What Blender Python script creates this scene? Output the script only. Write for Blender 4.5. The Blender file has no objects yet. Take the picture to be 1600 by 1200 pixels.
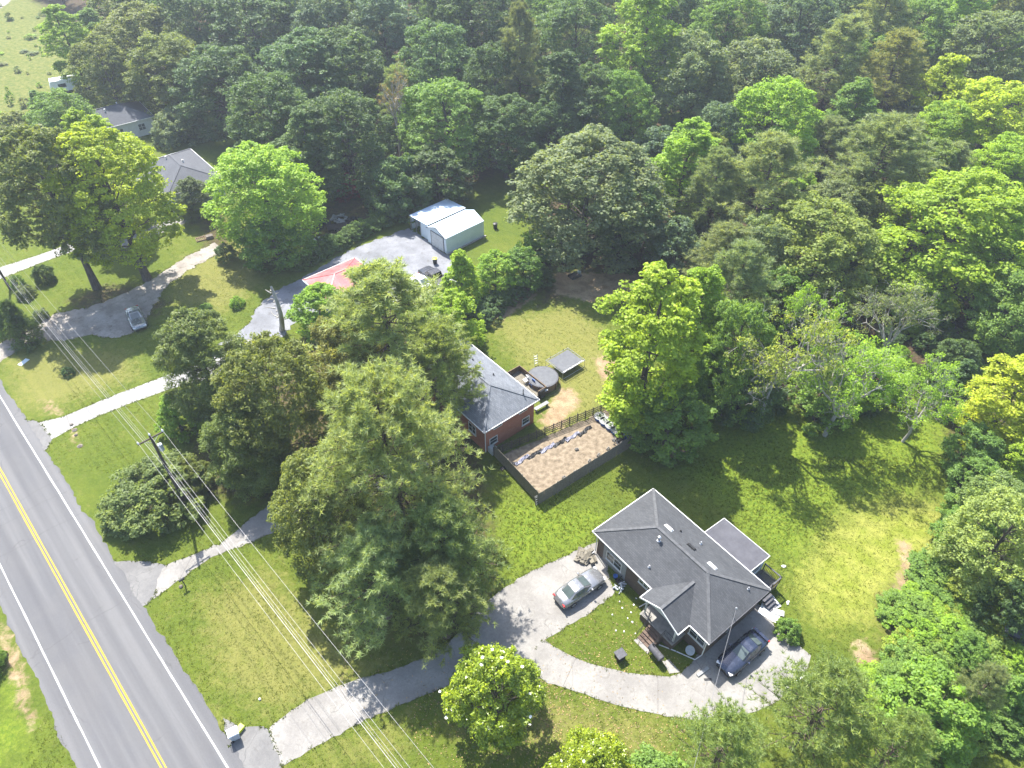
import bpy, math, random
import numpy as np
from mathutils import Vector, Matrix

R = math.radians
S = bpy.context.scene
C = S.collection

# ------------------------------------------------------------------ camera
cam_d = bpy.data.cameras.new('camera')
cam_d.sensor_fit = 'HORIZONTAL'
cam_d.sensor_width = 36.0
cam_d.lens = 36.0 * 1110 / 1600
cam_d.clip_start = 0.5
cam_d.clip_end = 5000
cam = bpy.data.objects.new('camera', cam_d)
C.objects.link(cam)
cam.location = (0, 0, 56)
cam.rotation_euler = (R(90 - 43.5), 0, 0)
S.camera = cam

# ------------------------------------------------------------------ light
SUN_EL, SUN_AZ = 56.0, 116.0          # where the sun stands: height, direction counted from +X
w = bpy.data.worlds.new('World')
S.world = w
w.use_nodes = True
nt = w.node_tree
nt.nodes.clear()
sky = nt.nodes.new('ShaderNodeTexSky')
sky.sky_type = 'NISHITA'
sky.sun_disc = False
sky.sun_elevation = R(SUN_EL)
sky.sun_rotation = R(90 - SUN_AZ)
sky.air_density = 1.0
sky.dust_density = 1.5
sky.ozone_density = 1.0
bg = nt.nodes.new('ShaderNodeBackground')
bg.inputs['Strength'].default_value = 0.15
wo = nt.nodes.new('ShaderNodeOutputWorld')
nt.links.new(sky.outputs[0], bg.inputs[0])
nt.links.new(bg.outputs[0], wo.inputs[0])
sun_d = bpy.data.lights.new('sun', 'SUN')
sun_d.energy = 5.0
sun_d.angle = R(0.53)
sun_d.color = (1.0, 0.955, 0.88)
sun = bpy.data.objects.new('sun', sun_d)
C.objects.link(sun)
_d = Vector((math.cos(R(SUN_EL)) * math.cos(R(SUN_AZ)), math.cos(R(SUN_EL)) * math.sin(R(SUN_AZ)), math.sin(R(SUN_EL))))
sun.rotation_euler = _d.to_track_quat('Z', 'Y').to_euler()
sun.location = (0, 60, 90)
S.view_settings.view_transform = 'Standard'
S.view_settings.look = 'None'
S.view_settings.exposure = 1.5
S.view_settings.gamma = 1.0
S.view_settings.use_curve_mapping = False
cy = S.cycles
cy.max_bounces = 7
cy.diffuse_bounces = 3
cy.glossy_bounces = 2
cy.transmission_bounces = 5
cy.transparent_max_bounces = 6
cy.sample_clamp_indirect = 6
cy.use_denoising = True
try:
    cy.denoiser = 'OPENIMAGEDENOISE'
    cy.denoising_input_passes = 'RGB_ALBEDO_NORMAL'
    cy.denoising_prefilter = 'ACCURATE'
except Exception:
    pass

# ------------------------------------------------------------------ helpers
def tag(o, label=None, cat=None, group=None, kind=None):
    if label: o['label'] = label
    if cat: o['category'] = cat
    if group: o['group'] = group
    if kind: o['kind'] = kind
    return o

def link(o, parent=None):
    C.objects.link(o)
    if parent is not None: o.parent = parent
    return o

def empty(name, loc=(0, 0, 0), rz=0.0):
    o = bpy.data.objects.new(name, None)
    o.empty_display_size = 0.3
    o.location = loc
    o.rotation_euler = (0, 0, rz)
    return link(o)

def copy_tree(o, parent=None):
    c = o.copy()
    link(c, parent)
    for ch in list(o.children):
        copy_tree(ch, c)
    return c

def np_mesh(name, V, F, mats=(), smooth=False):
    """V (n,3) array, F (m,k) array of equal-size faces"""
    me = bpy.data.meshes.new(name)
    V = np.asarray(V, np.float32); F = np.asarray(F, np.int32)
    me.vertices.add(len(V)); me.vertices.foreach_set('co', V.ravel())
    k = F.shape[1]
    me.loops.add(F.size); me.loops.foreach_set('vertex_index', F.ravel())
    me.polygons.add(len(F))
    me.polygons.foreach_set('loop_start', np.arange(0, F.size, k, dtype=np.int32))
    me.polygons.foreach_set('loop_total', np.full(len(F), k, np.int32))
    if smooth: me.polygons.foreach_set('use_smooth', np.ones(len(F), bool))
    for m in mats: me.materials.append(m)
    me.update(calc_edges=True)
    return me

class MB:
    """collects boxes, tubes and polygons into one mesh"""
    def __init__(s): s.v = []; s.f = []
    def add(s, vs, fs):
        b = len(s.v); s.v += [tuple(v) for v in vs]; s.f += [tuple(b + i for i in f) for f in fs]; return s
    def box(s, x0, x1, y0, y1, z0, z1):
        return s.add([(x0,y0,z0),(x1,y0,z0),(x1,y1,z0),(x0,y1,z0),(x0,y0,z1),(x1,y0,z1),(x1,y1,z1),(x0,y1,z1)],
                     [(0,3,2,1),(4,5,6,7),(0,1,5,4),(1,2,6,5),(2,3,7,6),(3,0,4,7)])
    def obox(s, c, size, rz=0, rx=0, ry=0):
        m = Matrix.Translation(c) @ Matrix.Rotation(rz,4,'Z') @ Matrix.Rotation(ry,4,'Y') @ Matrix.Rotation(rx,4,'X')
        a, b, d = size[0]/2, size[1]/2, size[2]/2
        vs = [m @ Vector(p) for p in [(-a,-b,-d),(a,-b,-d),(a,b,-d),(-a,b,-d),(-a,-b,d),(a,-b,d),(a,b,d),(-a,b,d)]]
        return s.add(vs, [(0,3,2,1),(4,5,6,7),(0,1,5,4),(1,2,6,5),(2,3,7,6),(3,0,4,7)])
    def bar(s, a, b, w, h=None, up=(0,0,1)):
        """square bar from a to b"""
        h = h or w
        a = Vector(a); b = Vector(b); d = (b-a).normalized(); u = Vector(up)
        if abs(d.dot(u)) > .95: u = Vector((1,0,0))
        x = d.cross(u).normalized(); y = x.cross(d).normalized()
        vs = []
        for p in (a, b):
            for (i, j) in ((-1,-1),(1,-1),(1,1),(-1,1)): vs.append(p + x*i*w/2 + y*j*h/2)
        return s.add(vs, [(0,3,2,1),(4,5,6,7),(0,1,5,4),(1,2,6,5),(2,3,7,6),(3,0,4,7)])
    def tube(s, pts, rad, n=6, cap=True):
        pts = [Vector(p) for p in pts]
        if not hasattr(rad, '__len__'): rad = [rad]*len(pts)
        vs = []; fs = []
        ref = Vector((.31,.17,.93))
        for i, p in enumerate(pts):
            d = (pts[min(i+1,len(pts)-1)] - pts[max(i-1,0)]).normalized()
            u = ref if abs(d.dot(ref)) < .9 else Vector((1,0,0))
            x = d.cross(u).normalized(); y = d.cross(x)
            for k in range(n):
                a = 2*math.pi*k/n
                vs.append(p + x*math.cos(a)*rad[i] + y*math.sin(a)*rad[i])
        for i in range(len(pts)-1):
            for k in range(n):
                fs.append((i*n+k, i*n+(k+1)%n, (i+1)*n+(k+1)%n, (i+1)*n+k))
        if cap:
            fs.append(tuple(range(n))[::-1]); fs.append(tuple((len(pts)-1)*n+k for k in range(n)))
        return s.add(vs, fs)
    def lathe(s, prof, n=20, c=(0,0,0)):
        vs = []; fs = []
        for (r, z) in prof:
            for k in range(n):
                a = 2*math.pi*k/n
                vs.append((c[0]+r*math.cos(a), c[1]+r*math.sin(a), c[2]+z))
        for i in range(len(prof)-1):
            for k in range(n):
                fs.append((i*n+k, i*n+(k+1)%n, (i+1)*n+(k+1)%n, (i+1)*n+k))
        fs.append(tuple(range(n))[::-1]); fs.append(tuple((len(prof)-1)*n+k for k in range(n)))
        return s.add(vs, fs)
    def prism(s, poly, z0, z1):
        n = len(poly)
        vs = [(p[0],p[1],z0) for p in poly] + [(p[0],p[1],z1) for p in poly]
        fs = [tuple(range(n))[::-1], tuple(range(n,2*n))] + [(i,(i+1)%n,n+(i+1)%n,n+i) for i in range(n)]
        return s.add(vs, fs)
    def build(s, name, m, parent=None, smooth=False, loc=None, rz=None, bevel=0):
        me = bpy.data.meshes.new(name)
        me.from_pydata(s.v, [], s.f)
        if m: me.materials.append(m)
        if smooth: me.polygons.foreach_set('use_smooth', [True]*len(me.polygons))
        me.update()
        o = bpy.data.objects.new(name, me)
        if loc is not None: o.location = loc
        if rz is not None: o.rotation_euler = (0,0,rz)
        if bevel:
            md = o.modifiers.new('bevel','BEVEL'); md.width = bevel; md.segments = 2; md.limit_method = 'ANGLE'
        return link(o, parent)

# ------------------------------------------------------------------ materials
class NT:
    def __init__(s, name):
        s.m = bpy.data.materials.new(name); s.m.use_nodes = True
        s.t = s.m.node_tree; s.t.nodes.clear()
        s.out = s.t.nodes.new('ShaderNodeOutputMaterial')
    def n(s, typ, ins=None, **kw):
        nd = s.t.nodes.new('ShaderNode' + typ)
        for k, v in kw.items(): setattr(nd, k, v)
        for k, v in (ins or {}).items(): s.put(nd.inputs[k], v)
        return nd
    def put(s, sock, v):
        if isinstance(v, bpy.types.NodeSocket): s.t.links.new(v, sock)
        elif isinstance(v, bpy.types.Node): s.t.links.new(v.outputs[0], sock)
        elif hasattr(v, '__len__') and len(v) == 3 and sock.type == 'RGBA': sock.default_value = (*v, 1)
        else: sock.default_value = v
    def noise(s, scale, detail=4, rough=.55, vec=None, dist=0):
        d = {'Scale': scale, 'Detail': detail, 'Roughness': rough, 'Distortion': dist}
        if vec is not None: d['Vector'] = vec
        return s.n('TexNoise', d).outputs['Fac']
    def ramp(s, fac, a, b):
        return s.n('MapRange', {'Value': fac, 'From Min': a, 'From Max': b}, interpolation_type='SMOOTHSTEP').outputs[0]
    def math(s, op, a, b=0.5):
        return s.n('Math', {0: a, 1: b}, operation=op).outputs[0]
    def mix(s, f, a, b, mode='MIX'):
        nd = s.n('Mix', data_type='RGBA', blend_type=mode)
        s.put(nd.inputs[0], f); s.put(nd.inputs[6], a); s.put(nd.inputs[7], b)
        return nd.outputs[2]
    def obj(s): return s.n('TexCoord').outputs['Object']
    def pos(s): return s.n('NewGeometry').outputs['Position']
    def bump(s, h, strength=.4, dist=.03):
        return s.n('Bump', {'Height': h, 'Strength': strength, 'Distance': dist}).outputs[0]
    def done(s, col, rough=.8, bump=None, metal=0, spec=.3, **kw):
        d = {'Base Color': col, 'Roughness': rough, 'Metallic': metal, 'Specular IOR Level': spec}
        d.update(kw)
        b = s.n('BsdfPrincipled', d)
        if bump is not None: s.put(b.inputs['Normal'], bump)
        s.t.links.new(b.outputs[0], s.out.inputs[0])
        return s.m

def simple(name, c1, c2=None, rough=.7, scale=3, metal=0, spec=.3, bump=.2, dist=.01, wpos=False, **kw):
    t = NT(name)
    c2 = c2 or tuple(min(1, x*1.35) for x in c1)
    v = t.pos() if wpos else t.obj()
    n1 = t.noise(scale, 5, .6, v)
    n2 = t.noise(scale*9, 3, .6, v)
    f = t.math('ADD', t.math('MULTIPLY', n1, .7), t.math('MULTIPLY', n2, .3))
    col = t.mix(t.ramp(f, .32, .68), c1, c2)
    return t.done(col, rough, t.bump(n2, bump, dist) if bump else None, metal, spec, **kw)

M = {}
M['white'] = simple('white_paint', (.50,.50,.49), (.64,.64,.63), .5)
M['white_plastic'] = simple('white_plastic', (.7,.7,.7), (.8,.8,.8), .35)
M['black'] = simple('black_plastic', (.012,.012,.013), (.03,.03,.03), .5)
M['dark_metal'] = simple('dark_metal', (.02,.02,.022), (.05,.05,.05), .45, metal=.3)
M['galv'] = simple('galvanised_metal', (.35,.36,.37), (.5,.5,.51), .35, metal=.7)
M['concrete_obj'] = simple('pale_concrete', (.19,.18,.165), (.28,.265,.245), .9)
M['wood_grey'] = simple('weathered_wood', (.11,.098,.075), (.20,.182,.145), .9, scale=6)
M['wood_pole'] = simple('pole_wood', (.045,.036,.03), (.085,.07,.058), .9, scale=5)
M['wood_brown'] = simple('brown_wood', (.09,.06,.035), (.17,.12,.075), .85, scale=5)
M['wood_yellow'] = simple('yellow_wood', (.36,.24,.05), (.48,.34,.09), .8, scale=5)
M['deck'] = simple('deck_boards', (.05,.05,.058), (.09,.09,.10), .7, scale=4)
M['tyre'] = simple('tyre_rubber', (.012,.012,.012), (.025,.025,.025), .8)
M['rim'] = simple('wheel_rim', (.4,.4,.41), (.55,.55,.56), .3, metal=.8)
M['lamp_red'] = simple('tail_lamp', (.35,.01,.01), (.45,.02,.02), .2, spec=.5, bump=0)
M['lamp_clear'] = simple('head_lamp', (.55,.56,.58), (.7,.7,.72), .12, spec=.6, bump=0)
M['wire'] = simple('cable', (.15,.15,.16), (.22,.22,.23), .45, metal=.2, bump=0)
M['wire_dark'] = simple('dark_cable', (.08,.08,.085), (.14,.14,.14), .5, bump=0)
M['fabric_dark'] = simple('mesh_mat', (.08,.085,.095), (.115,.12,.13), .75, scale=2)
M['blue'] = simple('blue_plastic', (.03,.09,.30), (.05,.14,.40), .4)
M['soil'] = simple('potting_soil', (.05,.035,.022), (.12,.085,.05), 1, scale=8)
M['yellow_lid'] = simple('yellow_plastic', (.55,.6,.03), (.65,.7,.06), .4)
M['grey_plastic'] = simple('grey_plastic', (.28,.31,.34), (.38,.41,.44), .4)
M['paper'] = simple('paper_scrap', (.6,.6,.6), (.8,.8,.8), .8)
M['brushwood'] = simple('brush', (.05,.042,.035), (.13,.11,.09), .95)
M['stone'] = simple('stone', (.08,.068,.056), (.20,.175,.15), .95)
M['tarp'] = simple('plastic_sheet', (.12,.125,.17), (.27,.27,.33), .5, scale=5)
M['panel_grey'] = simple('grey_panel', (.20,.205,.205), (.27,.275,.27), .7)
M['lightblue'] = simple('pale_blue_siding', (.42,.50,.54), (.5,.57,.61), .6)
M['siding'] = simple('pale_siding', (.45,.45,.44), (.55,.55,.54), .7)

def glass(name='window_glass', c=(.02,.028,.032)):
    t = NT(name)
    n = t.noise(1.7, 2, .5, t.obj())
    return t.done(t.mix(n, c, tuple(x*1.8 for x in c)), .06, None, 0, .6)
M['glass'] = glass()
M['car_glass'] = glass('car_glass', (.05,.065,.065))

def carpaint(name, c, metal=.55):
    t = NT(name)
    n = t.noise(2.2, 3, .5, t.obj())
    return t.done(t.mix(n, tuple(x*.85 for x in c), tuple(min(1,x*1.1) for x in c)), t.ramp(n, -.3, 2.2), None, metal, .5,
                  **{'Coat Weight': .6, 'Coat Roughness': .06})
M['paint_silver'] = carpaint('silver_paint', (.23,.235,.245))
M['paint_navy'] = carpaint('navy_paint', (.035,.045,.075))
M['paint_black'] = carpaint('black_paint', (.012,.012,.014), .2)
M['paint_grey'] = carpaint('grey_green_paint', (.22,.24,.24))
M['paint_white'] = carpaint('white_car_paint', (.7,.7,.7), 0)

def shingles(name, c1, c2, ang):
    """asphalt shingle rows in object space; ang: direction of the long eave is local x"""
    t = NT(name)
    o = t.obj()
    b = t.n('TexBrick', {'Vector': o, 'Color1': (.35,.35,.35,1), 'Color2': (.75,.75,.75,1), 'Mortar': (.12,.12,.12,1),
                         'Scale': 1.0, 'Mortar Size': .012, 'Brick Width': .33, 'Row Height': .15})
    n1 = t.noise(.55, 5, .65, o); n2 = t.noise(38, 2, .6, o); n3 = t.noise(2.3, 4, .7, o)
    f = t.math('ADD', t.math('MULTIPLY', b.outputs[0], .45), t.math('ADD', t.math('MULTIPLY', n1, .5), t.math('MULTIPLY', n2, .35)))
    col = t.mix(t.ramp(f, .3, 1.0), c1, c2)
    col = t.mix(t.math('MULTIPLY', t.ramp(n3, .55, .8), .35), col, tuple(x*.6 for x in c1))
    return t.done(col, .9, t.bump(b.outputs[0], .5, .01), 0, .2)
M['roof_main'] = shingles('dark_grey_shingles', (.038,.040,.044), (.084,.088,.094), 0)
M['roof_porch'] = simple('porch_roofing', (.058,.058,.068), (.085,.085,.097), .8, scale=1.2)
M['roof_cap'] = simple('ridge_shingles', (.062,.064,.068), (.105,.108,.112), .9, scale=3)
M['roof_blue'] = shingles('blue_grey_shingles', (.075,.082,.095), (.20,.215,.24), 0)
M['roof_far'] = shingles('grey_shingles', (.062,.066,.075), (.115,.12,.132), 0)

def brick(name, c1, c2, mortar):
    t = NT(name)
    o = t.obj()
    sep = t.n('SeparateXYZ', {0: o})
    v = t.n('CombineXYZ', {0: t.math('ADD', sep.outputs[0], sep.outputs[1]), 1: sep.outputs[2]})
    b = t.n('TexBrick', {'Vector': v, 'Color1': (*c1,1), 'Color2': (*c2,1), 'Mortar': (*mortar,1), 'Scale': 1.0,
                         'Mortar Size': .008, 'Brick Width': .21, 'Row Height': .075})
    n1 = t.noise(1.1, 5, .6, o)
    col = t.mix(t.math('MULTIPLY', n1, .5), b.outputs[0], tuple(x*.55 for x in c1))
    return t.done(col, .9, t.bump(b.outputs[1], .4, -.01), 0, .2)
M['brick_brown'] = brick('brown_brick', (.105,.072,.055), (.16,.115,.09), (.15,.13,.115))
M['brick_red'] = brick('red_brick', (.30,.095,.05), (.38,.14,.08), (.36,.24,.18))

def metal_roof(name, c1, c2, rough=.35, metal=.35):
    t = NT(name)
    o = t.obj(); n = t.noise(.8, 5, .65, o); n2 = t.noise(6, 3, .6, o)
    return t.done(t.mix(t.ramp(t.math('ADD', t.math('MULTIPLY', n, .7), t.math('MULTIPLY', n2, .3)), .35, .7), c1, c2), rough, None, metal, .5)
M['metal_white'] = metal_roof('white_sheet_metal', (.58,.66,.72), (.68,.75,.80), .35, .0)
M['metal_grey'] = metal_roof('grey_sheet_metal', (.44,.54,.66), (.56,.65,.74), .3, .0)
M['metal_red'] = metal_roof('red_sheet_metal', (.28,.055,.06), (.42,.15,.15), .5, .0)

def bark(name, c1, c2):
    t = NT(name)
    o = t.obj()
    mp = t.n('Mapping', {'Vector': o, 'Scale': (1,1,.22)})
    n = t.noise(7, 6, .7, mp.outputs[0])
    return t.done(t.mix(t.ramp(n, .3, .7), c1, c2), .95, t.bump(n, .8, .04), 0, .15)
M['bark'] = bark('grey_brown_bark', (.045,.038,.03), (.13,.11,.09))
M['bark_pine'] = bark('pine_bark', (.06,.042,.032), (.16,.12,.095))
M['bark_pale'] = bark('pale_bark', (.24,.225,.20), (.42,.40,.36))

def foliage(name, trans=.48, rough=.55, spec=.3, spread=.55, young=(1.25,1.12,.55)):
    """leaf colour comes from the tree's own colour, varied leaf by leaf and spray by spray"""
    t = NT(name)
    oi = t.n('ObjectInfo')
    a = t.n('Attribute', attribute_name='var')
    v = t.math('MULTIPLY_ADD', a.outputs['Fac'], spread)
    t.put(v.node.inputs[2], 1 - spread*.5)
    base = t.mix(1.0, oi.outputs['Color'], v, 'MULTIPLY')
    tint = t.mix(1.0, base, young, 'MULTIPLY')
    col = t.mix(t.ramp(a.outputs['Fac'], .45, 1.0), base, tint)
    p = t.n('BsdfPrincipled', {'Base Color': col, 'Roughness': rough, 'Specular IOR Level': spec})
    tcol = t.mix(1.0, col, (1.25,1.2,.45), 'MULTIPLY')
    tr = t.n('BsdfTranslucent', {'Color': tcol})
    mx = t.n('MixShader', {0: trans})
    t.t.links.new(p.outputs[0], mx.inputs[1]); t.t.links.new(tr.outputs[0], mx.inputs[2])
    t.t.links.new(mx.outputs[0], t.out.inputs[0])
    return t.m
M['leaf'] = foliage('broad_leaves')
M['needle'] = foliage('pine_needles', .48, .5, .35, .6, (1.25,1.1,.6))
M['leaf_gloss'] = foliage('glossy_leaves', .4, .3, .5, .6, (1.5,1.3,.5))

# ------------------------------------------------------------------ ground
def in_poly(px, py, poly):
    inside = np.zeros(px.shape, bool); n = len(poly)
    for i in range(n):
        x0, y0 = poly[i]; x1, y1 = poly[(i+1) % n]
        if y0 == y1: continue
        c = ((y0 > py) != (y1 > py)) & (px < (x1-x0)*(py-y0)/(y1-y0) + x0)
        inside ^= c
    return inside

def poly_dist(px, py, poly):
    d = np.full(px.shape, 1e9); n = len(poly)
    for i in range(n):
        x0, y0 = poly[i]; x1, y1 = poly[(i+1) % n]
        dx, dy = x1-x0, y1-y0; L = dx*dx+dy*dy + 1e-9
        t = np.clip(((px-x0)*dx + (py-y0)*dy)/L, 0, 1)
        d = np.minimum(d, np.hypot(px-x0-t*dx, py-y0-t*dy))
    return np.where(in_poly(px, py, poly), d, -d)

def soft(px, py, poly, w):
    return np.clip(.5 + poly_dist(px, py, poly)/(2*w), 0, 1)

FOREST = [[(-145.9,225.9),(-108.0,186.3),(-74.1,152.9),(-61.9,136.4),(-45.2,119.7),(-31.1,105.4),(-16.4,103.7),(-6.2,105.4),(0.0,112.0),(3.6,103.7),(2.7,82.1),(17.3,79.1),(18.4,74.8),(22.9,63.4),(23.7,56.9),(34.3,53.9),(49.8,59.0),(52.6,63.4),(66.6,68.2),(92.2,103.7),(176.6,247.2)]]
FOREST = [p for q in FOREST for p in q]
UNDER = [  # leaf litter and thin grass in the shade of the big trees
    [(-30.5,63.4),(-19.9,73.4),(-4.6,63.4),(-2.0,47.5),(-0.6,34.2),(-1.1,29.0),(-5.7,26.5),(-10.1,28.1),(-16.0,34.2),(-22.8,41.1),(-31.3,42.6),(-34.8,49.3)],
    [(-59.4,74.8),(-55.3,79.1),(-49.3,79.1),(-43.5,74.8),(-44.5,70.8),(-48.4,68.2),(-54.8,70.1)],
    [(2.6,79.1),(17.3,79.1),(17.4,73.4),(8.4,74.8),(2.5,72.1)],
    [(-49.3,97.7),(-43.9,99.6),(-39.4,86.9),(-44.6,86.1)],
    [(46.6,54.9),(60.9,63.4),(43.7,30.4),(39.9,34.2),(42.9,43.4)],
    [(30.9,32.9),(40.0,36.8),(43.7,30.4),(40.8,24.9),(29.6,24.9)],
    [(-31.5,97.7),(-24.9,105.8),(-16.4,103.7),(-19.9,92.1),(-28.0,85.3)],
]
SOIL = [
    [(2.6,53.0),(3.7,55.3),(5.3,58.6),(7.1,58.4),(8.0,55.9),(6.4,53.9),(5.5,51.8),(4.0,51.8)],
    [(9.5,63.4),(12.4,65.2),(12.6,60.1),(10.3,59.0)],
    [(14.9,50.2),(18.7,50.7),(18.5,48.2),(15.5,47.5)],
    [(28.2,28.1),(29.3,28.4),(29.9,26.5),(29.3,25.1),(28.2,25.0),(27.7,26.5)],
    [(34.1,33.8),(36.2,35.5),(39.7,36.1),(40.5,35.5),(37.8,33.2),(34.9,32.9)],
    [(35.6,38.3),(37.1,37.6),(36.1,34.2),(34.8,34.8)],
    [(34.6,34.8),(35.7,34.2),(33.3,30.4),(31.7,29.0),(31.2,29.6),(33.2,32.3)],
    [(5.3,81.4),(17.6,81.4),(17.1,74.8),(10.8,74.1),(5.5,76.2)],
    [(-2.5,74.8),(3.0,79.1),(3.5,75.9),(-0.8,70.8),(-2.9,70.8)],
    [(-47.8,53.0),(-46.3,51.3),(-44.8,49.3),(-45.7,49.3),(-47.1,51.1)],
    [(-53.0,56.4),(-51.5,56.4),(-49.2,54.4),(-49.5,53.9),(-51.7,54.7)],
    [(-43.9,29.9),(-42.8,29.9),(-39.8,26.5),(-35.8,21.0),(-36.8,21.0),(-40.2,24.9)],
    [(58.6,59.0),(55.7,59.0),(54.4,54.9),(56.5,54.9)],
]
DRY = [
    [(-3.6,70.8),(8.4,74.8),(12.7,68.2),(11.3,54.9),(5.4,49.3),(0.0,47.5),(3.5,54.9)],
    [(-60.9,63.4),(-57.5,65.8),(-46.6,65.8),(-42.2,60.1),(-51.8,53.9),(-55.1,54.9)],
    [(-27.5,21.9),(-23.4,22.9),(-17.7,18.3),(-7.5,18.3),(-7.9,22.4),(-15.6,19.2)],
    [(-27.9,32.3),(-22.0,35.5),(-12.7,28.1),(-8.3,26.0),(-18.0,21.5),(-23.7,23.9)],
    [(3.0,23.7),(12.7,21.7),(11.7,18.7),(2.4,19.2),(-4.8,20.5),(-5.5,22.9)],
    [(30.8,41.1),(37.9,43.4),(43.1,41.1),(38.8,34.2),(31.2,29.3),(25.1,30.4),(25.1,34.2)],
    [(-13.1,30.4),(-5.4,29.3),(-5.8,27.0),(-10.4,26.5)],
    [(-47.0,85.3),(-38.0,92.1),(-32.8,79.1),(-37.3,70.8),(-46.0,74.8)],
    [(6.2,65.8),(12.7,68.2),(12.7,54.9),(7.1,54.9)],
]
LUSH = [
    [(13.4,49.3),(28.8,56.9),(48.0,54.9),(44.5,44.2),(32.6,41.1),(25.1,34.2),(18.8,42.6)],
    [(-1.9,44.2),(9.9,41.1),(7.7,37.5),(-1.1,32.9)],
    [(-41.1,25.4),(-38.8,24.9),(-34.6,18.3),(-39.2,18.3)],
]
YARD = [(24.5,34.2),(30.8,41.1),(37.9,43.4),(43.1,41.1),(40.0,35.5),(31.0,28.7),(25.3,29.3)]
MEADOW = [(-158.6,219.5),(-125.6,219.5),(-105.3,177.0),(-89.8,146.0),(-90.9,134.9),(-90.8,124.9),(-95.8,117.2)]

fx = np.concatenate([np.array([-2500,-1200,-600,-350,-250]), np.arange(-200,-80,2.0), np.arange(-80,-50,1.0), np.arange(-50,60,.5), np.arange(60,90,1.0), np.arange(90,200,2.5), np.array([250,350,600,1200,2500])])
fy = np.concatenate([np.array([-2500,-900,-300,-100,-40]), np.arange(-10,14,2.0), np.arange(14,100,.5), np.arange(100,130,1.0), np.arange(130,240,2.5), np.array([260,330,500,900,2500])])
GX, GY = np.meshgrid(fx, fy, indexing='ij')
nx, ny = GX.shape
gx, gy = GX.ravel(), GY.ravel()
idx = np.arange(nx*ny).reshape(nx, ny)
GF = np.stack([idx[:-1,:-1], idx[1:,:-1], idx[1:,1:], idx[:-1,1:]], -1).reshape(-1, 4)
def acc(polys, w):
    a = np.zeros(len(gx))
    for p in polys: a = np.maximum(a, soft(gx, gy, p, w))
    return a
m_soil, m_dry = acc(SOIL, .9), acc(DRY, 2.5)
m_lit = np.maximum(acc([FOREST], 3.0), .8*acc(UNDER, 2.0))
m_lush = acc(LUSH, 3.0)
m_mead = soft(gx, gy, MEADOW, 3.0)
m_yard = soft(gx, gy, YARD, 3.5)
far = (gy > 225) | (np.abs(gx) > 190)
m_lit[far & (m_mead < .3)] = 1

t = NT('lawn_and_soil')
gp = t.pos()
at = t.n('Attribute', attribute_name='cover')
sp = t.n('SeparateColor', {0: at.outputs['Color']})
med = t.n('Attribute', attribute_name='meadow').outputs['Fac']
nA = t.noise(.09, 5, .6, gp); nB = t.noise(.55, 5, .65, gp); nC = t.noise(3.1, 5, .7, gp); nD = t.noise(14, 4, .75, gp)
nE = t.noise(1.3, 6, .7, gp, .6)
f1 = t.math('ADD', t.math('MULTIPLY', nA, .45), t.math('MULTIPLY', nB, .55))
gr = t.mix(t.ramp(f1, .36, .64), (.054,.082,.011), (.098,.12,.017))
gr = t.mix(t.ramp(nC, .35, .7), gr, (.086,.117,.017))
gr = t.mix(t.math('MULTIPLY', t.ramp(t.math('ADD', t.math('MULTIPLY', nE, .7), t.math('MULTIPLY', nA, .3)), .5, .68), .75), gr, (.125,.133,.035))
dryf = t.ramp(t.math('ADD', sp.outputs[1], t.math('MULTIPLY', t.math('SUBTRACT', nE, .5), 1.6)), .25, 1.1)
gr = t.mix(t.math('MULTIPLY', dryf, .8), gr, (.165,.16,.05))
lf = t.ramp(t.math('ADD', at.outputs['Alpha'], t.math('MULTIPLY', t.math('SUBTRACT', nB, .5), 1.2)), .3, 1.0)
gr = t.mix(lf, gr, t.mix(t.ramp(nC, .3, .7), (.066,.115,.012), (.15,.19,.022)))
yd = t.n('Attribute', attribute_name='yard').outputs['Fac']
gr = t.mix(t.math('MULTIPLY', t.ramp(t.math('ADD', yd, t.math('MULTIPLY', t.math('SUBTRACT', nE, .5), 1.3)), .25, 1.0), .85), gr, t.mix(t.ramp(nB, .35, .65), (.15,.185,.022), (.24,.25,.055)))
md = t.mix(t.ramp(nE, .35, .68), (.068,.098,.02), (.16,.155,.05))
gr = t.mix(t.ramp(med, .3, .7), gr, md)
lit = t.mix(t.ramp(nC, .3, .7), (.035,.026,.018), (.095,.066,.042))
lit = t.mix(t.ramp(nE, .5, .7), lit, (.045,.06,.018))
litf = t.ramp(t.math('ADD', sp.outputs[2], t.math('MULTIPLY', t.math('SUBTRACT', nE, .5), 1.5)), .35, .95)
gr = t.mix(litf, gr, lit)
so = t.mix(t.ramp(nB, .35, .65), (.20,.14,.088), (.31,.235,.155))
so = t.mix(t.math('MULTIPLY', t.ramp(nC, .45, .75), .5), so, (.16,.12,.08))
sof = t.ramp(t.math('ADD', sp.outputs[0], t.math('MULTIPLY', t.math('SUBTRACT', nE, .5), 1.5)), .4, .9)
gr = t.mix(sof, gr, so)
nF = t.noise(5.5, 4, .8, gp)
gr = t.mix(t.ramp(t.math('ADD', t.math('MULTIPLY', nD, .5), t.math('MULTIPLY', nF, .5)), .33, .67), t.mix(1.0, gr, (.76,.79,.72), 'MULTIPLY'), t.mix(1.0, gr, (1.24,1.21,1.15), 'MULTIPLY'))
rot = t.n('Mapping', {'Vector': gp, 'Rotation': (0,0,-R(133.6))})
sx_ = t.n('SeparateXYZ', {0: rot.outputs[0]})
mow = t.math('SINE', t.math('ADD', t.math('MULTIPLY', sx_.outputs[1], 5.6), t.math('MULTIPLY', nB, 3.0)))
gr = t.mix(t.math('MULTIPLY', t.ramp(mow, -.4, .6), .16), gr, t.mix(1.0, gr, (1.35,1.3,1.2), 'MULTIPLY'))
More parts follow.
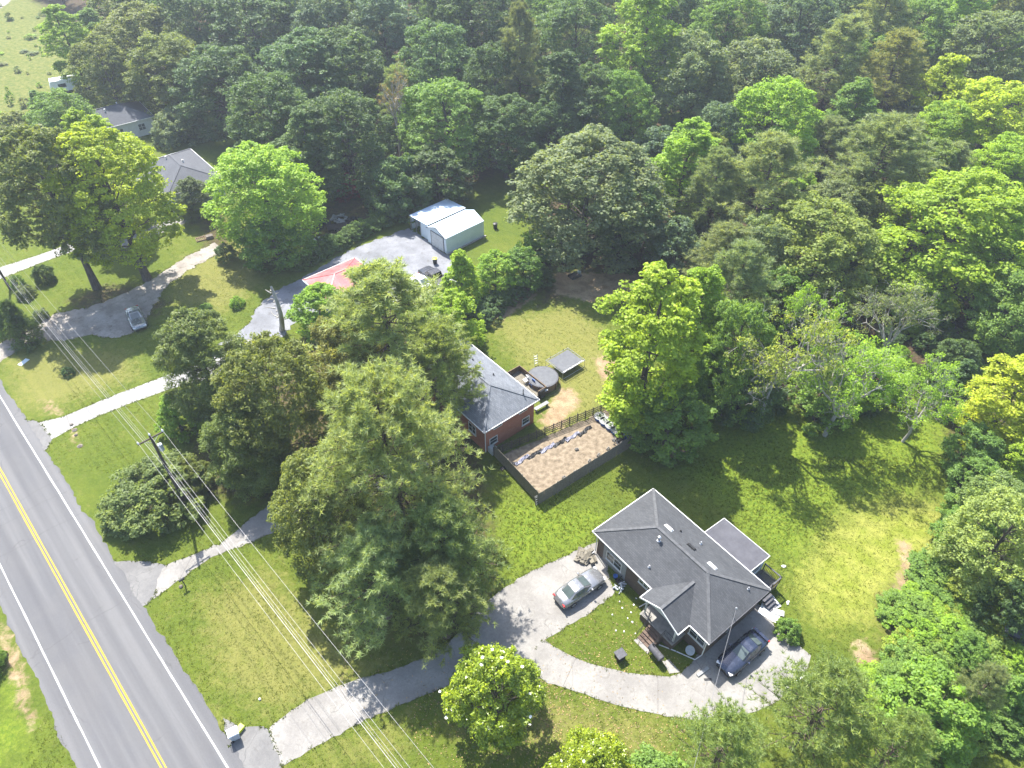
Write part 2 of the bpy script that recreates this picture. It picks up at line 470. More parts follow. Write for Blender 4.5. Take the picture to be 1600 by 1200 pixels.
hgt = t.math('ADD', t.math('MULTIPLY', nC, 1.0), nD)
M['ground'] = t.done(gr, .95, t.bump(hgt, .9, .06), 0, .1)

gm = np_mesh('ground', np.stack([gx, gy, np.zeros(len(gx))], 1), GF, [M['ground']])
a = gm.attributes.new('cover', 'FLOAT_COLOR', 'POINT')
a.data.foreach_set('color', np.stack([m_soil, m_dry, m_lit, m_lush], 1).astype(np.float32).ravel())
a = gm.attributes.new('meadow', 'FLOAT', 'POINT')
a.data.foreach_set('value', m_mead.astype(np.float32))
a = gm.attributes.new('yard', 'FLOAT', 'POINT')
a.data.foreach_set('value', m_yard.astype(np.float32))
ground = link(bpy.data.objects.new('ground', gm))
tag(ground, kind='structure')

# ------------------------------------------------------------------ paving
rg = random.Random(5)
HARD = []           # outlines of everything grass does not grow on
def rough_edge(poly, step=.45, amp=.07, seed=1):
    r = random.Random(seed); out = []
    n = len(poly)
    # Catmull-Rom through the outline, then a little wear
    for i in range(n):
        p0, p1, p2, p3 = [Vector(poly[(i+k-1) % n]) for k in range(4)]
        a1 = (p1-p0).normalized(); a2 = (p2-p1).normalized(); a3 = (p3-p2).normalized()
        L = (p2-p1).length; k = max(1, int(L/step))
        t1 = (p2-p0)*.5 if a1.dot(a2) > .6 else (p2-p1)
        t2 = (p3-p1)*.5 if a2.dot(a3) > .6 else (p2-p1)
        if t1.length > L*1.3: t1 = t1*(L*1.3/t1.length)
        if t2.length > L*1.3: t2 = t2*(L*1.3/t2.length)
        for j in range(k):
            s = j/k; s2, s3 = s*s, s*s*s
            q = (2*s3-3*s2+1)*p1 + (s3-2*s2+s)*t1 + (-2*s3+3*s2)*p2 + (s3-s2)*t2
            nrm = Vector((-a2.y, a2.x))
            out.append(tuple(q + nrm*r.gauss(0, amp)))
    return out

def sheet(name, poly, z, m, amp=.07, seed=1, kind='structure', hard=True):
    e = rough_edge(poly, .45, amp, seed) if amp else poly
    if hard: HARD.append(e)
    me = bpy.data.meshes.new(name)
    n = len(e)
    me.from_pydata([(x,y,z) for x,y in e] + [(x,y,-.05) for x,y in e], [], [tuple(range(n))] + [(i,n+i,n+(i+1)%n,(i+1)%n) for i in range(n)])
    me.materials.append(m); me.update()
    if me.polygons[0].normal.z < 0: me.flip_normals()
    o = link(bpy.data.objects.new(name, me))
    return tag(o, kind=kind)

def paving(name, c1, c2, c3, s=.5, crack=True, patch=.6):
    t = NT(name)
    p = t.pos()
    n1 = t.noise(s, 6, .65, p); n2 = t.noise(4.5, 5, .7, p); n3 = t.noise(30, 3, .7, p); n4 = t.noise(1.4, 5, .7, p, .5)
    col = t.mix(t.ramp(n1, .35, .66), c1, c2)
    col = t.mix(t.math('MULTIPLY', t.ramp(n4, .52, .72), patch), col, c3)
    col = t.mix(t.ramp(n2, .2, .85), t.mix(1.0, col, (.82,.82,.82), 'MULTIPLY'), col)
    if crack:
        v = t.n('TexVoronoi', {'Vector': t.n('VectorMath', {0: p, 1: t.n('TexNoise', {'Vector': p, 'Scale': .8, 'Detail': 4}).outputs['Color']}, operation='ADD').outputs[0], 'Scale': .22}, feature='DISTANCE_TO_EDGE')
        col = t.mix(t.math('MULTIPLY', t.ramp(v.outputs[0], .010, .0), t.math('MULTIPLY', t.ramp(n1, .42, .6), .45)), col, tuple(x*.35 for x in c1))
    col = t.mix(t.ramp(n3, .3, .75), t.mix(1.0, col, (.8,.8,.8), 'MULTIPLY'), t.mix(1.0, col, (1.08,1.08,1.08), 'MULTIPLY'))
    return t.done(col, .9, t.bump(n3, .5, .012), 0, .2)
M['concrete'] = paving('worn_concrete', (.215,.204,.19), (.30,.288,.268), (.16,.147,.127), .35)
M['concrete_new'] = paving('pale_concrete_drive', (.27,.263,.252), (.34,.332,.318), (.23,.222,.208), .4)
M['gravel'] = paving('pale_gravel', (.22,.197,.172), (.34,.315,.28), (.14,.115,.088), .4, False, .8)
M['gravel_grey'] = paving('grey_gravel', (.17,.176,.192), (.255,.262,.285), (.12,.118,.115), .3, False, .7)
M['apron'] = paving('old_tarmac', (.155,.152,.15), (.20,.196,.19), (.13,.125,.118), .5)

# road: straight two-lane, running up to the left
RA = R(133.6)
ru = Vector((math.cos(RA), math.sin(RA))); rn = Vector((ru.y, -ru.x))      # along / to the lawn side
RO = Vector((-35.82,34.15,0.00)[:2])                                               # on the lawn-side white line
def rp(s, o): q = RO + ru*s + rn*o; return (q.x, q.y)
LATO = Vector((-math.sin(RA), math.cos(RA))).dot(RO)
t = NT('road_asphalt')
p = t.pos()
mp = t.n('Mapping', {'Vector': p, 'Rotation': (0,0,-RA)})
st = t.n('Mapping', {'Vector': mp.outputs[0], 'Scale': (.035,1.0,1)})
n1 = t.noise(.9, 4, .6, st.outputs[0]); n2 = t.noise(22, 4, .75, p); n3 = t.noise(.25, 5, .6, p); n4 = t.noise(2.5, 5, .7, p)
col = t.mix(t.ramp(n1, .36, .64), (.098,.098,.103), (.132,.131,.133))
col = t.mix(t.math('MULTIPLY', t.ramp(n3, .4, .7), .5), col, (.122,.119,.118))
lat = t.n('SeparateXYZ', {0: t.n('VectorMath', {0: mp.outputs[0], 1: (0, -LATO, 0)}, operation='ADD').outputs[0]}).outputs[1]
wave = t.math('SINE', t.math('MULTIPLY', lat, 2*math.pi/1.69))
wp = t.math('ADD', t.math('MULTIPLY', wave, .5), t.math('MULTIPLY', n1, .9))
col = t.mix(t.math('MULTIPLY', t.ramp(wp, .25, .95), .30), col, (.062,.062,.068))
vr = t.n('TexVoronoi', {'Vector': t.n('VectorMath', {0: p, 1: t.n('TexNoise', {'Vector': p, 'Scale': .7, 'Detail': 5}).outputs['Color']}, operation='ADD').outputs[0], 'Scale': .13}, feature='DISTANCE_TO_EDGE')
col = t.mix(t.math('MULTIPLY', t.ramp(vr.outputs[0], .007, 0), t.math('MULTIPLY', t.ramp(n3, .48, .62), .35)), col, (.03,.03,.032))
col = t.mix(t.ramp(n2, .25, .8), t.mix(1.0, col, (.8,.8,.8), 'MULTIPLY'), t.mix(1.0, col, (1.12,1.12,1.12), 'MULTIPLY'))
M['road'] = t.done(col, .85, t.bump(n2, .4, .01), 0, .25)
def ribbon(name, o0, o1, z, m, s0=-60, s1=190, wear=0, seed=3, step=.6):
    r = random.Random(seed); vs = []; fs = []
    n = int((s1-s0)/step)
    w0 = w1 = 0
    for i in range(n+1):
        s = s0+(s1-s0)*i/n
        w0 = w0*.7 + r.gauss(0, wear); w1 = w1*.7 + r.gauss(0, wear)
        a = rp(s, o0+w0); b = rp(s, o1+w1)
        vs += [(*a, z), (*b, z)]
    for i in range(n): fs.append((2*i, 2*i+1, 2*i+3, 2*i+2))
    me = bpy.data.meshes.new(name); me.from_pydata(vs, [], fs); me.materials.append(m); me.update()
    if me.polygons[0].normal.z < 0: me.flip_normals()
    return tag(link(bpy.data.objects.new(name, me)), kind='structure')
RW = 6.75
ribbon('road', -RW-1.25, .95, .012, M['road'], wear=.075, step=.35)
HARD.append([rp(-60,.95), rp(190,.95), rp(190,-RW-1.25), rp(-60,-RW-1.25)])
M['line_white'] = paving('white_road_paint', (.45,.45,.445), (.55,.55,.545), (.36,.36,.35), 1.2, False, .4)
M['line_yellow'] = paving('yellow_road_paint', (.50,.30,.04), (.58,.36,.055), (.40,.26,.06), 1.2, False, .5)
ribbon('road_line_lawn_side', -.065, .065, .017, M['line_white'], wear=.006, seed=7)
ribbon('road_line_far_side', -RW-.065, -RW+.065, .017, M['line_white'], wear=.006, seed=8)
ribbon('road_centre_line', -RW/2-.19, -RW/2-.07, .017, M['line_yellow'], wear=.005, seed=9)
ribbon('road_centre_line', -RW/2+.07, -RW/2+.19, .017, M['line_yellow'], wear=.005, seed=10)
# thin tar-filled cracks across the lanes
M['tar'] = simple('tar', (.05,.05,.052), (.08,.08,.08), .7, bump=0)
for k, s in enumerate((14.5, 12.6, 8.9, -3.2, 23)):
    r = random.Random(k); vs = []; fs = []
    for i in range(15):
        o = -RW-.6+(RW+1.2)*i/14; d = r.gauss(0,.05)+.12*math.sin(i*.7+k)
        a = rp(s+d, o); b = rp(s+d+.035, o); vs += [(*a,.0165),(*b,.0165)]
    for i in range(14): fs.append((2*i,2*i+1,2*i+3,2*i+2))
    me = bpy.data.meshes.new('road_crack'); me.from_pydata(vs, [], fs); me.materials.append(M['tar'])
    tag(link(bpy.data.objects.new('road_crack', me)), kind='structure')

# drives
sheet('driveway_apron', [(-22.1,21.9),(-20.8,21.3),(-18.5,21.1),(-17.8,20.1),(-16.8,18.5),(-16.3,16.2),(-19.1,16.6)], .008, M['apron'], .05, 11)
sheet('driveway', [(-18.5,21.1),(-17.0,22.4),(-15.1,23.7),(-12.2,24.8),(-9.3,25.7),(-5.8,27.4),(-3.3,30.3),(-1.4,32.4),(1.7,34.6),(4.7,36.1),(7.4,37.5),(8.9,37.8),(8.6,34.2),(9.0,32.6),(8.3,31.8),(6.6,30.6),(4.3,29.1),(2.7,28.1),(2.0,27.5),(2.3,24.9),(0.0,25.0),(-2.8,25.3),(-5.6,24.1),(-8.0,23.1),(-10.3,22.1),(-13.0,20.7),(-15.6,19.1),(-16.8,18.4)], .014, M['concrete'], .05, 12)
sheet('curved_driveway', [(1.9,27.9),(2.7,28.1),(4.2,27.1),(6.2,26.2),(9.2,25.4),(11.8,25.1),(13.1,25.2),(14.0,25.7),(15.0,26.7),(15.8,27.7),(21.1,31.6),(21.9,30.6),(22.2,29.0),(23.3,28.0),(24.4,26.8),(23.3,25.1),(21.3,23.5),(18.7,22.3),(16.2,21.8),(13.7,21.8),(11.3,22.1),(8.0,22.9),(5.0,23.9),(2.5,24.8),(1.9,25.7)], .022, M['concrete'], .03, 13)
sheet('driveway_apron', [(-37.4,36.3),(-35.8,35.7),(-33.4,35.7),(-31.1,35.2),(-31.0,33.2),(-31.4,31.4),(-32.2,31.0)], .008, M['apron'], .05, 14)
sheet('neighbour_driveway', [(-31.1,35.3),(-29.2,36.3),(-26.8,37.8),(-25.5,39.6),(-23.6,41.9),(-20.9,43.8),(-15.6,46.3),(-7.4,50.2),(-5.7,48.8),(-12.7,43.8),(-18.5,41.1),(-21.7,39.2),(-24.6,37.5),(-27.4,36.0),(-29.3,34.0),(-31.1,31.9),(-31.5,33.8)], .014, M['concrete'], .06, 15)
sheet('driveway_apron', [(-54.6,53.9),(-53.0,53.4),(-51.1,52.9),(-48.7,50.5),(-48.6,48.8),(-50.2,49.3)], .008, M['apron'], .05, 16)
sheet('neighbour_driveway', [(-51.3,53.0),(-49.0,53.9),(-45.8,56.4),(-41.9,59.2),(-37.7,62.3),(-32.2,67.0),(-29.4,65.2),(-34.8,60.1),(-38.6,58.3),(-42.7,55.7),(-46.4,52.9),(-48.7,50.5)], .014, M['concrete_new'], .03, 17)
sheet('gravel_yard', [(-35.8,65.8),(-33.3,69.7),(-32.9,73.4),(-30.8,77.6),(-28.0,80.6),(-23.7,86.1),(-18.8,90.3),(-15.3,92.8),(-12.9,90.0),(-10.0,86.6),(-8.6,85.0),(-6.9,79.1),(-9.3,75.9),(-13.4,74.8),(-20.0,74.1),(-26.7,70.8),(-29.0,67.0)], .011, M['gravel_grey'], .12, 18)
sheet('gravel_drive', [(-64.6,61.7),(-62.4,66.1),(-59.7,69.5),(-58.1,72.1),(-54.0,74.0),(-49.2,79.0),(-46.0,85.0),(-43.1,88.8),(-41.1,86.6),(-44.2,82.1),(-46.2,78.2),(-46.3,73.4),(-46.6,68.9),(-48.8,67.2),(-52.1,67.7),(-54.8,66.8),(-57.9,67.0),(-59.8,64.2),(-62.7,58.5)], .011, M['gravel'], .14, 19)
sheet('far_driveway', [(-74.3,79.1),(-70.9,82.4),(-66.1,86.4),(-62.7,90.0),(-60.9,87.9),(-64.8,84.5),(-69.4,79.7),(-72.7,76.2)], .014, M['concrete_new'], .03, 20)
sheet('far_walkway', [(-57.2,89.3),(-55.4,91.7),(-50.4,96.5),(-48.8,94.6),(-53.4,89.0),(-55.8,86.9)], .014, M['concrete'], .05, 21)
sheet('front_walk', [(10.1,28.1),(10.9,28.7),(11.9,27.8),(11.1,26.9)], .03, M['concrete_obj'], .015, 22)
sheet('front_walk', [(12.2,26.3),(12.8,26.5),(13.5,25.4),(12.6,25.3)], .028, M['concrete_obj'], .015, 23)
sheet('meadow_track', [(-131.4,186.3),(-132.1,196.4),(-132.5,202.9),(-134.1,213.3),(-138.8,215.7),(-140.0,201.8)], .014, M['gravel'], .2, 24)
sheet('garden_bed', [(-1.2,48.2),(10.6,54.9),(12.5,50.2),(3.0,42.8)], .02, simple('straw_mulch', (.11,.085,.058), (.26,.21,.15), 1, scale=2.2, bump=.5, dist=.03, wpos=True), .05, 26)
# joints sawn across the curved drive
M['joint'] = simple('joint', (.10,.095,.09), (.14,.13,.12), 1, bump=0)
for k, (a, b, z) in enumerate([((11.65,25.08,0.00), (11.22,22.18,0.00), .025), ((5.21,26.61,0.00), (4.05,24.31,0.00), .025), ((14.83,26.50,0.00), (16.51,23.40,0.00), .025), ((-29.19,36.20,0.00), (-29.48,33.96,0.00), .017), ((-45.78,56.31,0.00), (-45.54,53.74,0.00), .017), ((-48.70,53.93,0.00), (-47.20,51.84,0.00), .017), ((-13.66,24.26,0.00), (-11.72,21.56,0.00), .017)]):
    m = MB(); m.bar((a[0],a[1],z-.002), (b[0],b[1],z-.002), .035, .006)
    tag(m.build('driveway_joint', M['joint']), kind='structure')

# ------------------------------------------------------------------ buildings
def hip_roof(L, W, ze, zr, over=0, thick=.12, inset=None):
    """hip roof over the rectangle 0..L, 0..W; returns the mesh builder and its edges"""
    i = inset if inset is not None else W/2
    a = [(0,0,ze),(L,0,ze),(L,W,ze),(0,W,ze),(i,W/2,zr),(L-i,W/2,zr)]
    m = MB()
    m.add(a + [(x,y,z-thick) for x,y,z in a[:4]],
          [(0,1,5,4),(1,2,5),(2,3,4,5),(3,0,4),(0,6,7,1),(1,7,8,2),(2,8,9,3),(3,9,6,0),(6,9,8,7)])
    edges = [(a[0],a[4]),(a[3],a[4]),(a[1],a[5]),(a[2],a[5]),(a[4],a[5])]
    return m, edges

def caps(edges, m, parent, w=.26, h=.035):
    for p, q in edges:
        p = Vector(p)+Vector((0,0,.012)); q = Vector(q)+Vector((0,0,.012))
        n = max(2, int((q-p).length/.9)); b = MB()
        for k in range(n):
            b.bar(p.lerp(q, k/n), p.lerp(q, (k+1)/n+.01), w, h+.012*(k%2))
        b.build('ridge_cap', m, parent)

def gutter(pts, m, parent, s=.075):
    for p, q in zip(pts[:-1], pts[1:]):
        MB().bar(p, q, s, .11).build('gutter', m, parent)

def window(parent, c, w, h, axis, out, panes=2, frame=None, sill=True, d=.05):
    """window on a wall; axis 'x' (wall runs along local x) or 'y'; out = +1/-1 outward normal sign"""
    fr = frame or M['white']
    cx, cy, cz = c
    root = MB(); g = MB()
    fw = .07
    def bx(b, a0, a1, z0, z1, d0, d1):
        if axis == 'x':
            y0, y1 = sorted((cy+out*d0, cy+out*d1)); b.box(cx+a0, cx+a1, y0, y1, cz+z0, cz+z1)
        else:
            x0, x1 = sorted((cx+out*d0, cx+out*d1)); b.box(x0, x1, cy+a0, cy+a1, cz+z0, cz+z1)
    for a0, a1, z0, z1 in [(-w/2-fw,-w/2,-h/2-fw,h/2+fw),(w/2,w/2+fw,-h/2-fw,h/2+fw),(-w/2,w/2,h/2,h/2+fw),(-w/2,w/2,-h/2-fw,-h/2)]:
        bx(root, a0, a1, z0, z1, .002, d)
    for k in range(1, panes): bx(root, -w/2+w*k/panes-.03, -w/2+w*k/panes+.03, -h/2, h/2, .002, d-.006)
    bx(root, -w/2, w/2, -.02, .02, .002, d-.014)
    o = root.build('window', fr, parent)
    bx(g, -w/2, w/2, -h/2, h/2, .001, .02)
    g.build('pane', M['glass'], o)
    if sill:
        s = MB(); bx(s, -w/2-.12, w/2+.12, -h/2-fw-.06, -h/2-fw-.002, .002, d+.05)
        s.build('sill', fr, o)
    return o

# --- the near house: brown brick, dark hip roof, front gable
HA = R(-52.0)
hx, hy = (7.19,36.62,3.30)[:2]
H = empty('brick_house', (hx, hy, 0), HA)
tag(H, 'single-storey brown brick house with dark grey hip roof and small front gable', 'house')
L, W, ZE, ZR = 13.25, 7.6, 3.3, 4.9
OV = .38
def wall(parent, x0, x1, y0, y1, z1, m, z0=-.1, name='wall', th=.2):
    b = MB(); b.box(x0, x1, y0, y1, z0, z1); return b.build(name, m, parent)
wl = MB(); wl.box(OV, L-OV, OV, W-OV, -.1, ZE-.14); wl.build('wall', M['brick_brown'], H)
rf, ed = hip_roof(L, W, ZE, ZR)
roof = rf.build('roof', M['roof_main'], H)
caps(ed, M['roof_cap'], roof)
# front gable over the porch
gx0, gx1, gyo, gxc, gz = 7.17, 11.2, -1.35, 9.19, 4.42
g = MB()
yi = 2.7
g.add([(gx0,gyo,ZE+.02),(gxc,gyo,gz),(gx1,gyo,ZE+.02),(gx0,.2,ZE+.02),(gxc,yi,gz),(gx1,.2,ZE+.02),
       (gx0,gyo,ZE-.12),(gxc,gyo,gz-.15),(gx1,gyo,ZE-.12),(gx0,.2,ZE-.12),(gxc,yi,gz-.15),(gx1,.2,ZE-.12)],
      [(0,1,4,3),(1,2,5,4),(0,6,7,1),(1,7,8,2),(6,9,10,7),(7,10,11,8),(3,9,6,0),(2,8,11,5),(3,4,10,9),(4,5,11,10)])
gr_ = g.build('gable_roof', M['roof_main'], H)
caps([((gxc,gyo,gz),(gxc,yi-.2,gz))], M['roof_cap'], gr_, .24)
b = MB(); b.add([(gx0+.25,gyo+.3,ZE-.16),(gx1-.25,gyo+.3,ZE-.16),(gxc,gyo+.3,gz-.2),(gx0+.25,gyo+.42,ZE-.16),(gx1-.25,gyo+.42,ZE-.16),(gxc,gyo+.42,gz-.2)],
      [(0,1,2),(5,4,3),(0,3,4,1),(1,4,5,2),(2,5,3,0)])
b.build('gable_wall', M['siding'], H)
# white rake boards along the gable edge and gutters along the eaves
for p, q in [((gx0-.02,gyo-.04,ZE-.03),(gxc,gyo-.04,gz-.05)),((gxc,gyo-.04,gz-.05),(gx1+.02,gyo-.04,ZE-.03))]:
    MB().bar(p, q, .06, .15).build('rake_board', M['white'], H)
z = ZE-.05
gutter([(-.06,W+.06,z),(-.06,-.06,z),(gx0-.05,-.06,z)], M['white'], H)
gutter([(gx0-.06,-.0,z),(gx0-.06,gyo-.05,z)], M['white'], H)
gutter([(gx1+.06,gyo-.05,z),(gx1+.06,-.06,z),(L+.05,-.06,z)], M['white'], H)
gutter([(L+.04,0,z-.02),(L+.04,W,z-.02)], M['deck'], H, .06)
gutter([(L,W+.06,z),(0,W+.06,z)], M['white'], H)
# downspouts
def spout(pts, m=M['white']):
    MB().tube(pts, .05, 6).build('downspout', m, H)
spout([(.02,-.02,z-.05),(.3,.3,z-.3),(.3,.3,.3),(.2,-.3,.06)])
spout([(gx0-.1,-.1,z-.05),(gx0-.2,.3,z-.3),(gx0-.2,.3,.1)])
spout([(gx0-.04,gyo+.05,z-.08),(gx0-.06,gyo+.05,z-.25),(gx0-.3,.3,1.9),(gx0-.3,.3,.35),(gx0-.5,-.45,.08)])
spout([(L-.15,-.04,z-.08),(L-.35,.33,z-.35),(L-.35,.33,.4),(L-.5,-.25,.1),(L-1.9,-.9,.06)])
MB().tube([(L-1.95,-.92,.06),(L-3.2,-1.6,.055)], .05, 6).build('downspout', M['white'], H)
# roof furniture
def roof_z(x, y):
    return ZE + (ZR-ZE)*min(x, L-x, y, W-y, W/2)/(W/2)
def box_vent(x, y, m, lx=.75, ly=.28):
    b = MB(); zz = roof_z(x, y); sl = math.atan2(ZR-ZE, W/2)*(1 if y < W/2 else -1)
    b.obox((x,y,zz+.07), (lx,ly,.11), 0, sl); b.obox((x,y,zz+.015), (lx+.14,ly+.12,.03), 0, sl)
    b.build('roof_vent', m, H, bevel=.01)
def pipe_vent(x, y, h=.3, r=.055, m=None):
    zz = roof_z(x, y); b = MB()
    b.lathe([(r*2.4,-.06),(r*2.2,.06),(r*1.1,.1),(r,.12),(r,h),(r*.8,h)], 10, (x,y,zz)); b.build('vent_pipe', m or M['galv'], H)
box_vent(4.35, 4.75, M['white']); box_vent(6.85, 4.85, M['dark_metal']); box_vent(9.15, 4.8, M['white'])
pipe_vent(5.1, 5.5, .22, .05, M['dark_metal']); pipe_vent(6.95, 6.05); pipe_vent(5.75, 1.0); pipe_vent(12.2, 5.9, .3, .05)
b = MB(); zz = roof_z(4.75, 3.05); b.lathe([(.2,-.1),(.18,.05),(.09,.1),(.09,.45),(.16,.46),(.17,.54),(.10,.62),(.02,.64)], 12, (4.75,3.05,zz)); b.build('flue', M['galv'], H)
b = MB(); zz = roof_z(6.3, 3.1); b.obox((6.25,3.9,ZR-.03), (.3,.3,.05)); b.build('roof_vent', M['dark_metal'], H)
# electrical service mast on the end
b = MB(); b.tube([(L-.33,3.2,1.0),(L-.33,3.2,ZE+1.35)], .035, 6); b.lathe([(.05,0),(.10,.02),(.10,.1),(.04,.17)], 8, (L-.33,3.2,ZE+1.33)); b.build('service_mast', M['galv'], H)
b = MB(); b.box(L-OV+.002,L-OV+.15,3.0,3.35,.95,1.5); b.build('meter_box', M['galv'], H)
# infilled garage door with a double window, and other windows
b = MB(); b.box(1.2, 4.0, OV-.03, OV, -.05, 2.3); b.build('infill_panel', M['panel_grey'], H)
window(H, (2.55, OV-.031, 1.35), 1.75, 1.05, 'x', -1, 2)
window(H, (12.0, OV, 2.1), 1.45, 1.1, 'x', -1, 2, sill=True)
window(H, (6.0, OV, 2.25), .9, .7, 'x', -1, 2)
window(H, (L-OV, 2.0, 2.2), 1.1, 1.0, 'y', 1, 1)
window(H, (L-OV, 5.6, 2.2), 1.1, 1.0, 'y', 1, 1)
window(H, (2.2, W-OV, 2.1), 1.3, 1.0, 'x', 1, 2); window(H, (OV, 4.2, 2.1), 1.2, 1.0, 'y', -1, 2)
# porch: brick platform, steps, posts, railings, door
b = MB(); b.box(gx0+.25, gx1-.25, gyo+.15, OV-.002, -.1, .9); b.build('porch_base', M['brick_brown'], H)
b = MB(); b.box(gx0+.2, gx1-.2, gyo+.1, OV-.004, .902, .97); b.build('porch_floor', M['concrete_obj'], H)
b = MB(); b.box(9.25,10.2,OV-.05,OV-.001,.98,2.98); dr = b.build('door', M['wood_brown'], H)
b = MB(); b.lathe([(.04,0),(.04,.05)], 8, (9.34,OV-.09,1.95)); b.build('handle', M['galv'], dr)
for i in range(5):
    d = .27
    zt = .9 - (i+1)*.16
    b = MB(); b.box(8.5, 9.95, gyo+.15-(i+1)*d+.0, gyo+.15-i*d-.003, -.05, zt); b.build('step', M['brick_brown'], H)
for px_ in (gx0+.42, gx1-.42):
    b = MB(); b.box(px_-.06, px_+.06, gyo+.38, gyo+.5, .97, ZE-.14); b.build('porch_post', M['white'], H)
for x_ in (8.44, 10.0):
    b = MB()
    top = [(x_, gyo+.2, 1.85), (x_, gyo-1.25, 1.0)]
    b.tube(top, .022, 6)
    b.tube([(x_, gyo+.2, 1.45), (x_, gyo-1.25, .6)], .016, 5)
    for s_ in (0,.33,.66,1): 
        p = Vector(top[0]).lerp(Vector(top[1]), s_); b.tube([(p.x,p.y,max(.02,p.z-.98)), tuple(p)], .016, 5)
    b.build('railing', M['dark_metal'], H)
for x0_, x1_ in ((gx0+.3, 8.44),(10.0, gx1-.3)):
    y_ = gyo+.22; b = MB()
    b.tube([(x0_,y_,1.85),(x1_,y_,1.85)], .02, 5); b.tube([(x0_,y_,1.12),(x1_,y_,1.12)], .014, 5)
    n = int((x1_-x0_)/.14)
    for k in range(n+1): b.tube([(x0_+(x1_-x0_)*k/n,y_,1.0 if k not in (0,n) else .97),(x0_+(x1_-x0_)*k/n,y_,1.85)], .011, 4)
    b.build('railing', M['dark_metal'], H)
# rear porch with a low flat roof, deck and steps
b = MB(); b.add([(6.1,W+.14,3.12),(11.05,W+.14,3.12),(11.05,10.5,2.86),(6.1,10.5,2.86),(6.1,W+.14,3.02),(11.05,W+.14,3.02),(11.05,10.5,2.76),(6.1,10.5,2.76)],
      [(0,1,2,3),(4,7,6,5),(0,4,5,1),(1,5,6,2),(2,6,7,3),(3,7,4,0)])
pr = b.build('porch_roof', M['roof_porch'], H)
for p, q in [((6.06,W+.14,3.06),(6.06,10.55,2.8)),((6.06,10.55,2.8),(11.1,10.55,2.8)),((11.1,10.55,2.8),(11.1,W+.14,3.06))]:
    MB().bar(p, q, .05, .14).build('fascia', M['white'], H)
b = MB(); b.box(6.25,10.95,W-OV+.002,10.35,-.1,2.72); b.build('porch_wall', M['lightblue'], H)
window(H, (10.95, 9.2, 1.9), .8, .9, 'y', 1, 1)
for k in range(11):
    b = MB(); b.box(11.0+k*.165, 11.0+k*.165+.15, W+.2, 10.35, .84, .88); b.build('deck_board', M['deck'], H)
for x_, y_ in ((11.1,10.28),(12.72,10.28),(12.72,W+.3)):
    b = MB(); b.box(x_-.05,x_+.05,y_-.05,y_+.05,-.05,.838); b.build('deck_post', M['deck'], H)
def deck_rail(p, q):
    p = Vector(p); q = Vector(q); b = MB()
    b.bar(p+Vector((0,0,1.83)), q+Vector((0,0,1.83)), .12, .05); b.bar(p+Vector((0,0,1.0)), q+Vector((0,0,1.0)), .05, .05)
    for e in (p, q): b.bar(e+Vector((0,0,.88)), e+Vector((0,0,1.9)), .09, .09)
    r = b.build('railing', M['deck'], H)
    n = int((q-p).length/.13)
    for k in range(1, n):
        c = p.lerp(q, k/n); m = MB(); m.bar(c+Vector((0,0,1.03)), c+Vector((0,0,1.8)), .04, .04); m.build('baluster', M['wood_yellow'], r)
deck_rail((11.1,10.33,0), (12.78,10.33,0)); deck_rail((12.78,10.33,0), (12.78,9.2,0))
for i in range(4):
    b = MB(); b.box(12.86+i*.27, 12.86+(i+1)*.27-.01, W+.4, 9.1, .68-i*.2-.05, .72-i*.2); b.box(12.9+i*.27, 12.94+i*.27, W+.45, 9.05, -.03, .67-i*.2); b.build('deck_step', M['deck'], H)
HARD.append([tuple((Matrix.Translation((hx,hy,0)) @ Matrix.Rotation(HA,4,'Z') @ Vector((x,y,0)))[:2]) for x,y in ((OV,OV),(L-OV,OV),(L-OV,W-OV),(OV,W-OV))])
HM = Matrix.Translation((hx,hy,0)) @ Matrix.Rotation(HA,4,'Z')
def hw(x, y, z=0): return tuple(HM @ Vector((x,y,z)))

# --- the red brick house behind the pines
bx_, by_ = (2.82,52.88,3.60)[:2]
B = empty('brick_house', (bx_, by_, 0), R(130))
tag(B, 'red brick house with pale blue-grey hip roof half hidden by tall pines', 'house')
BL, BW, BE, BR_ = 15.5, 7.3, 3.6, 5.35
b = MB(); b.box(.35, BL-.35, .35, BW-.35, -.1, BE-.14); b.build('wall', M['brick_red'], B)
rf, ed = hip_roof(BL, BW, BE, BR_); r_ = rf.build('roof', M['roof_blue'], B); caps(ed, M['roof_blue'], r_)
gutter([(-.06,-.06,BE-.06),(-.06,BW+.06,BE-.06)], M['white'], B); gutter([(0,-.06,BE-.06),(BL,-.06,BE-.06)], M['white'], B); gutter([(0,BW+.06,BE-.06),(BL,BW+.06,BE-.06)], M['white'], B)
for y_ in (1.9, 5.3):
    window(B, (.35, y_, 3.0), 1.0, .5, 'y', -1, 2, sill=False)
for y_ in (1.5, 5.9):
    window(B, (.35, y_, 1.15), .9, .85, 'y', -1, 1)
for x_ in (2.5, 6, 10.5): window(B, (x_, .35, 1.9), 1.1, 1.1, 'x', -1, 2)
for x_ in (2.5, 6, 10.5): window(B, (x_, BW-.35, 1.9), 1.1, 1.1, 'x', 1, 2)
def br_z(x, y): return BE + (BR_-BE)*min(x, BL-x, y, BW-y)/(BW/2)
for x_, y_, h_ in ((1.2,1.15,.75),(5.2,1.9,.3),(8.4,2.2,.25)):
    b = MB(); b.lathe([(.12,-.08),(.11,.05),(.05,.09),(.05,h_),(.04,h_)], 10, (x_,y_,br_z(x_,y_))); b.build('vent_pipe', M['dark_metal'], B)
MB().tube([(-.05,BW-.05,BE-.1),(.25,BW-.28,BE-.4),(.25,BW-.28,.2)], .05, 6).build('downspout', M['white'], B)
b = MB(); b.box(-.45,.3,BW-1.3,BW-.6,-.05,.75); b.build('air_conditioner', M['grey_plastic'], B)
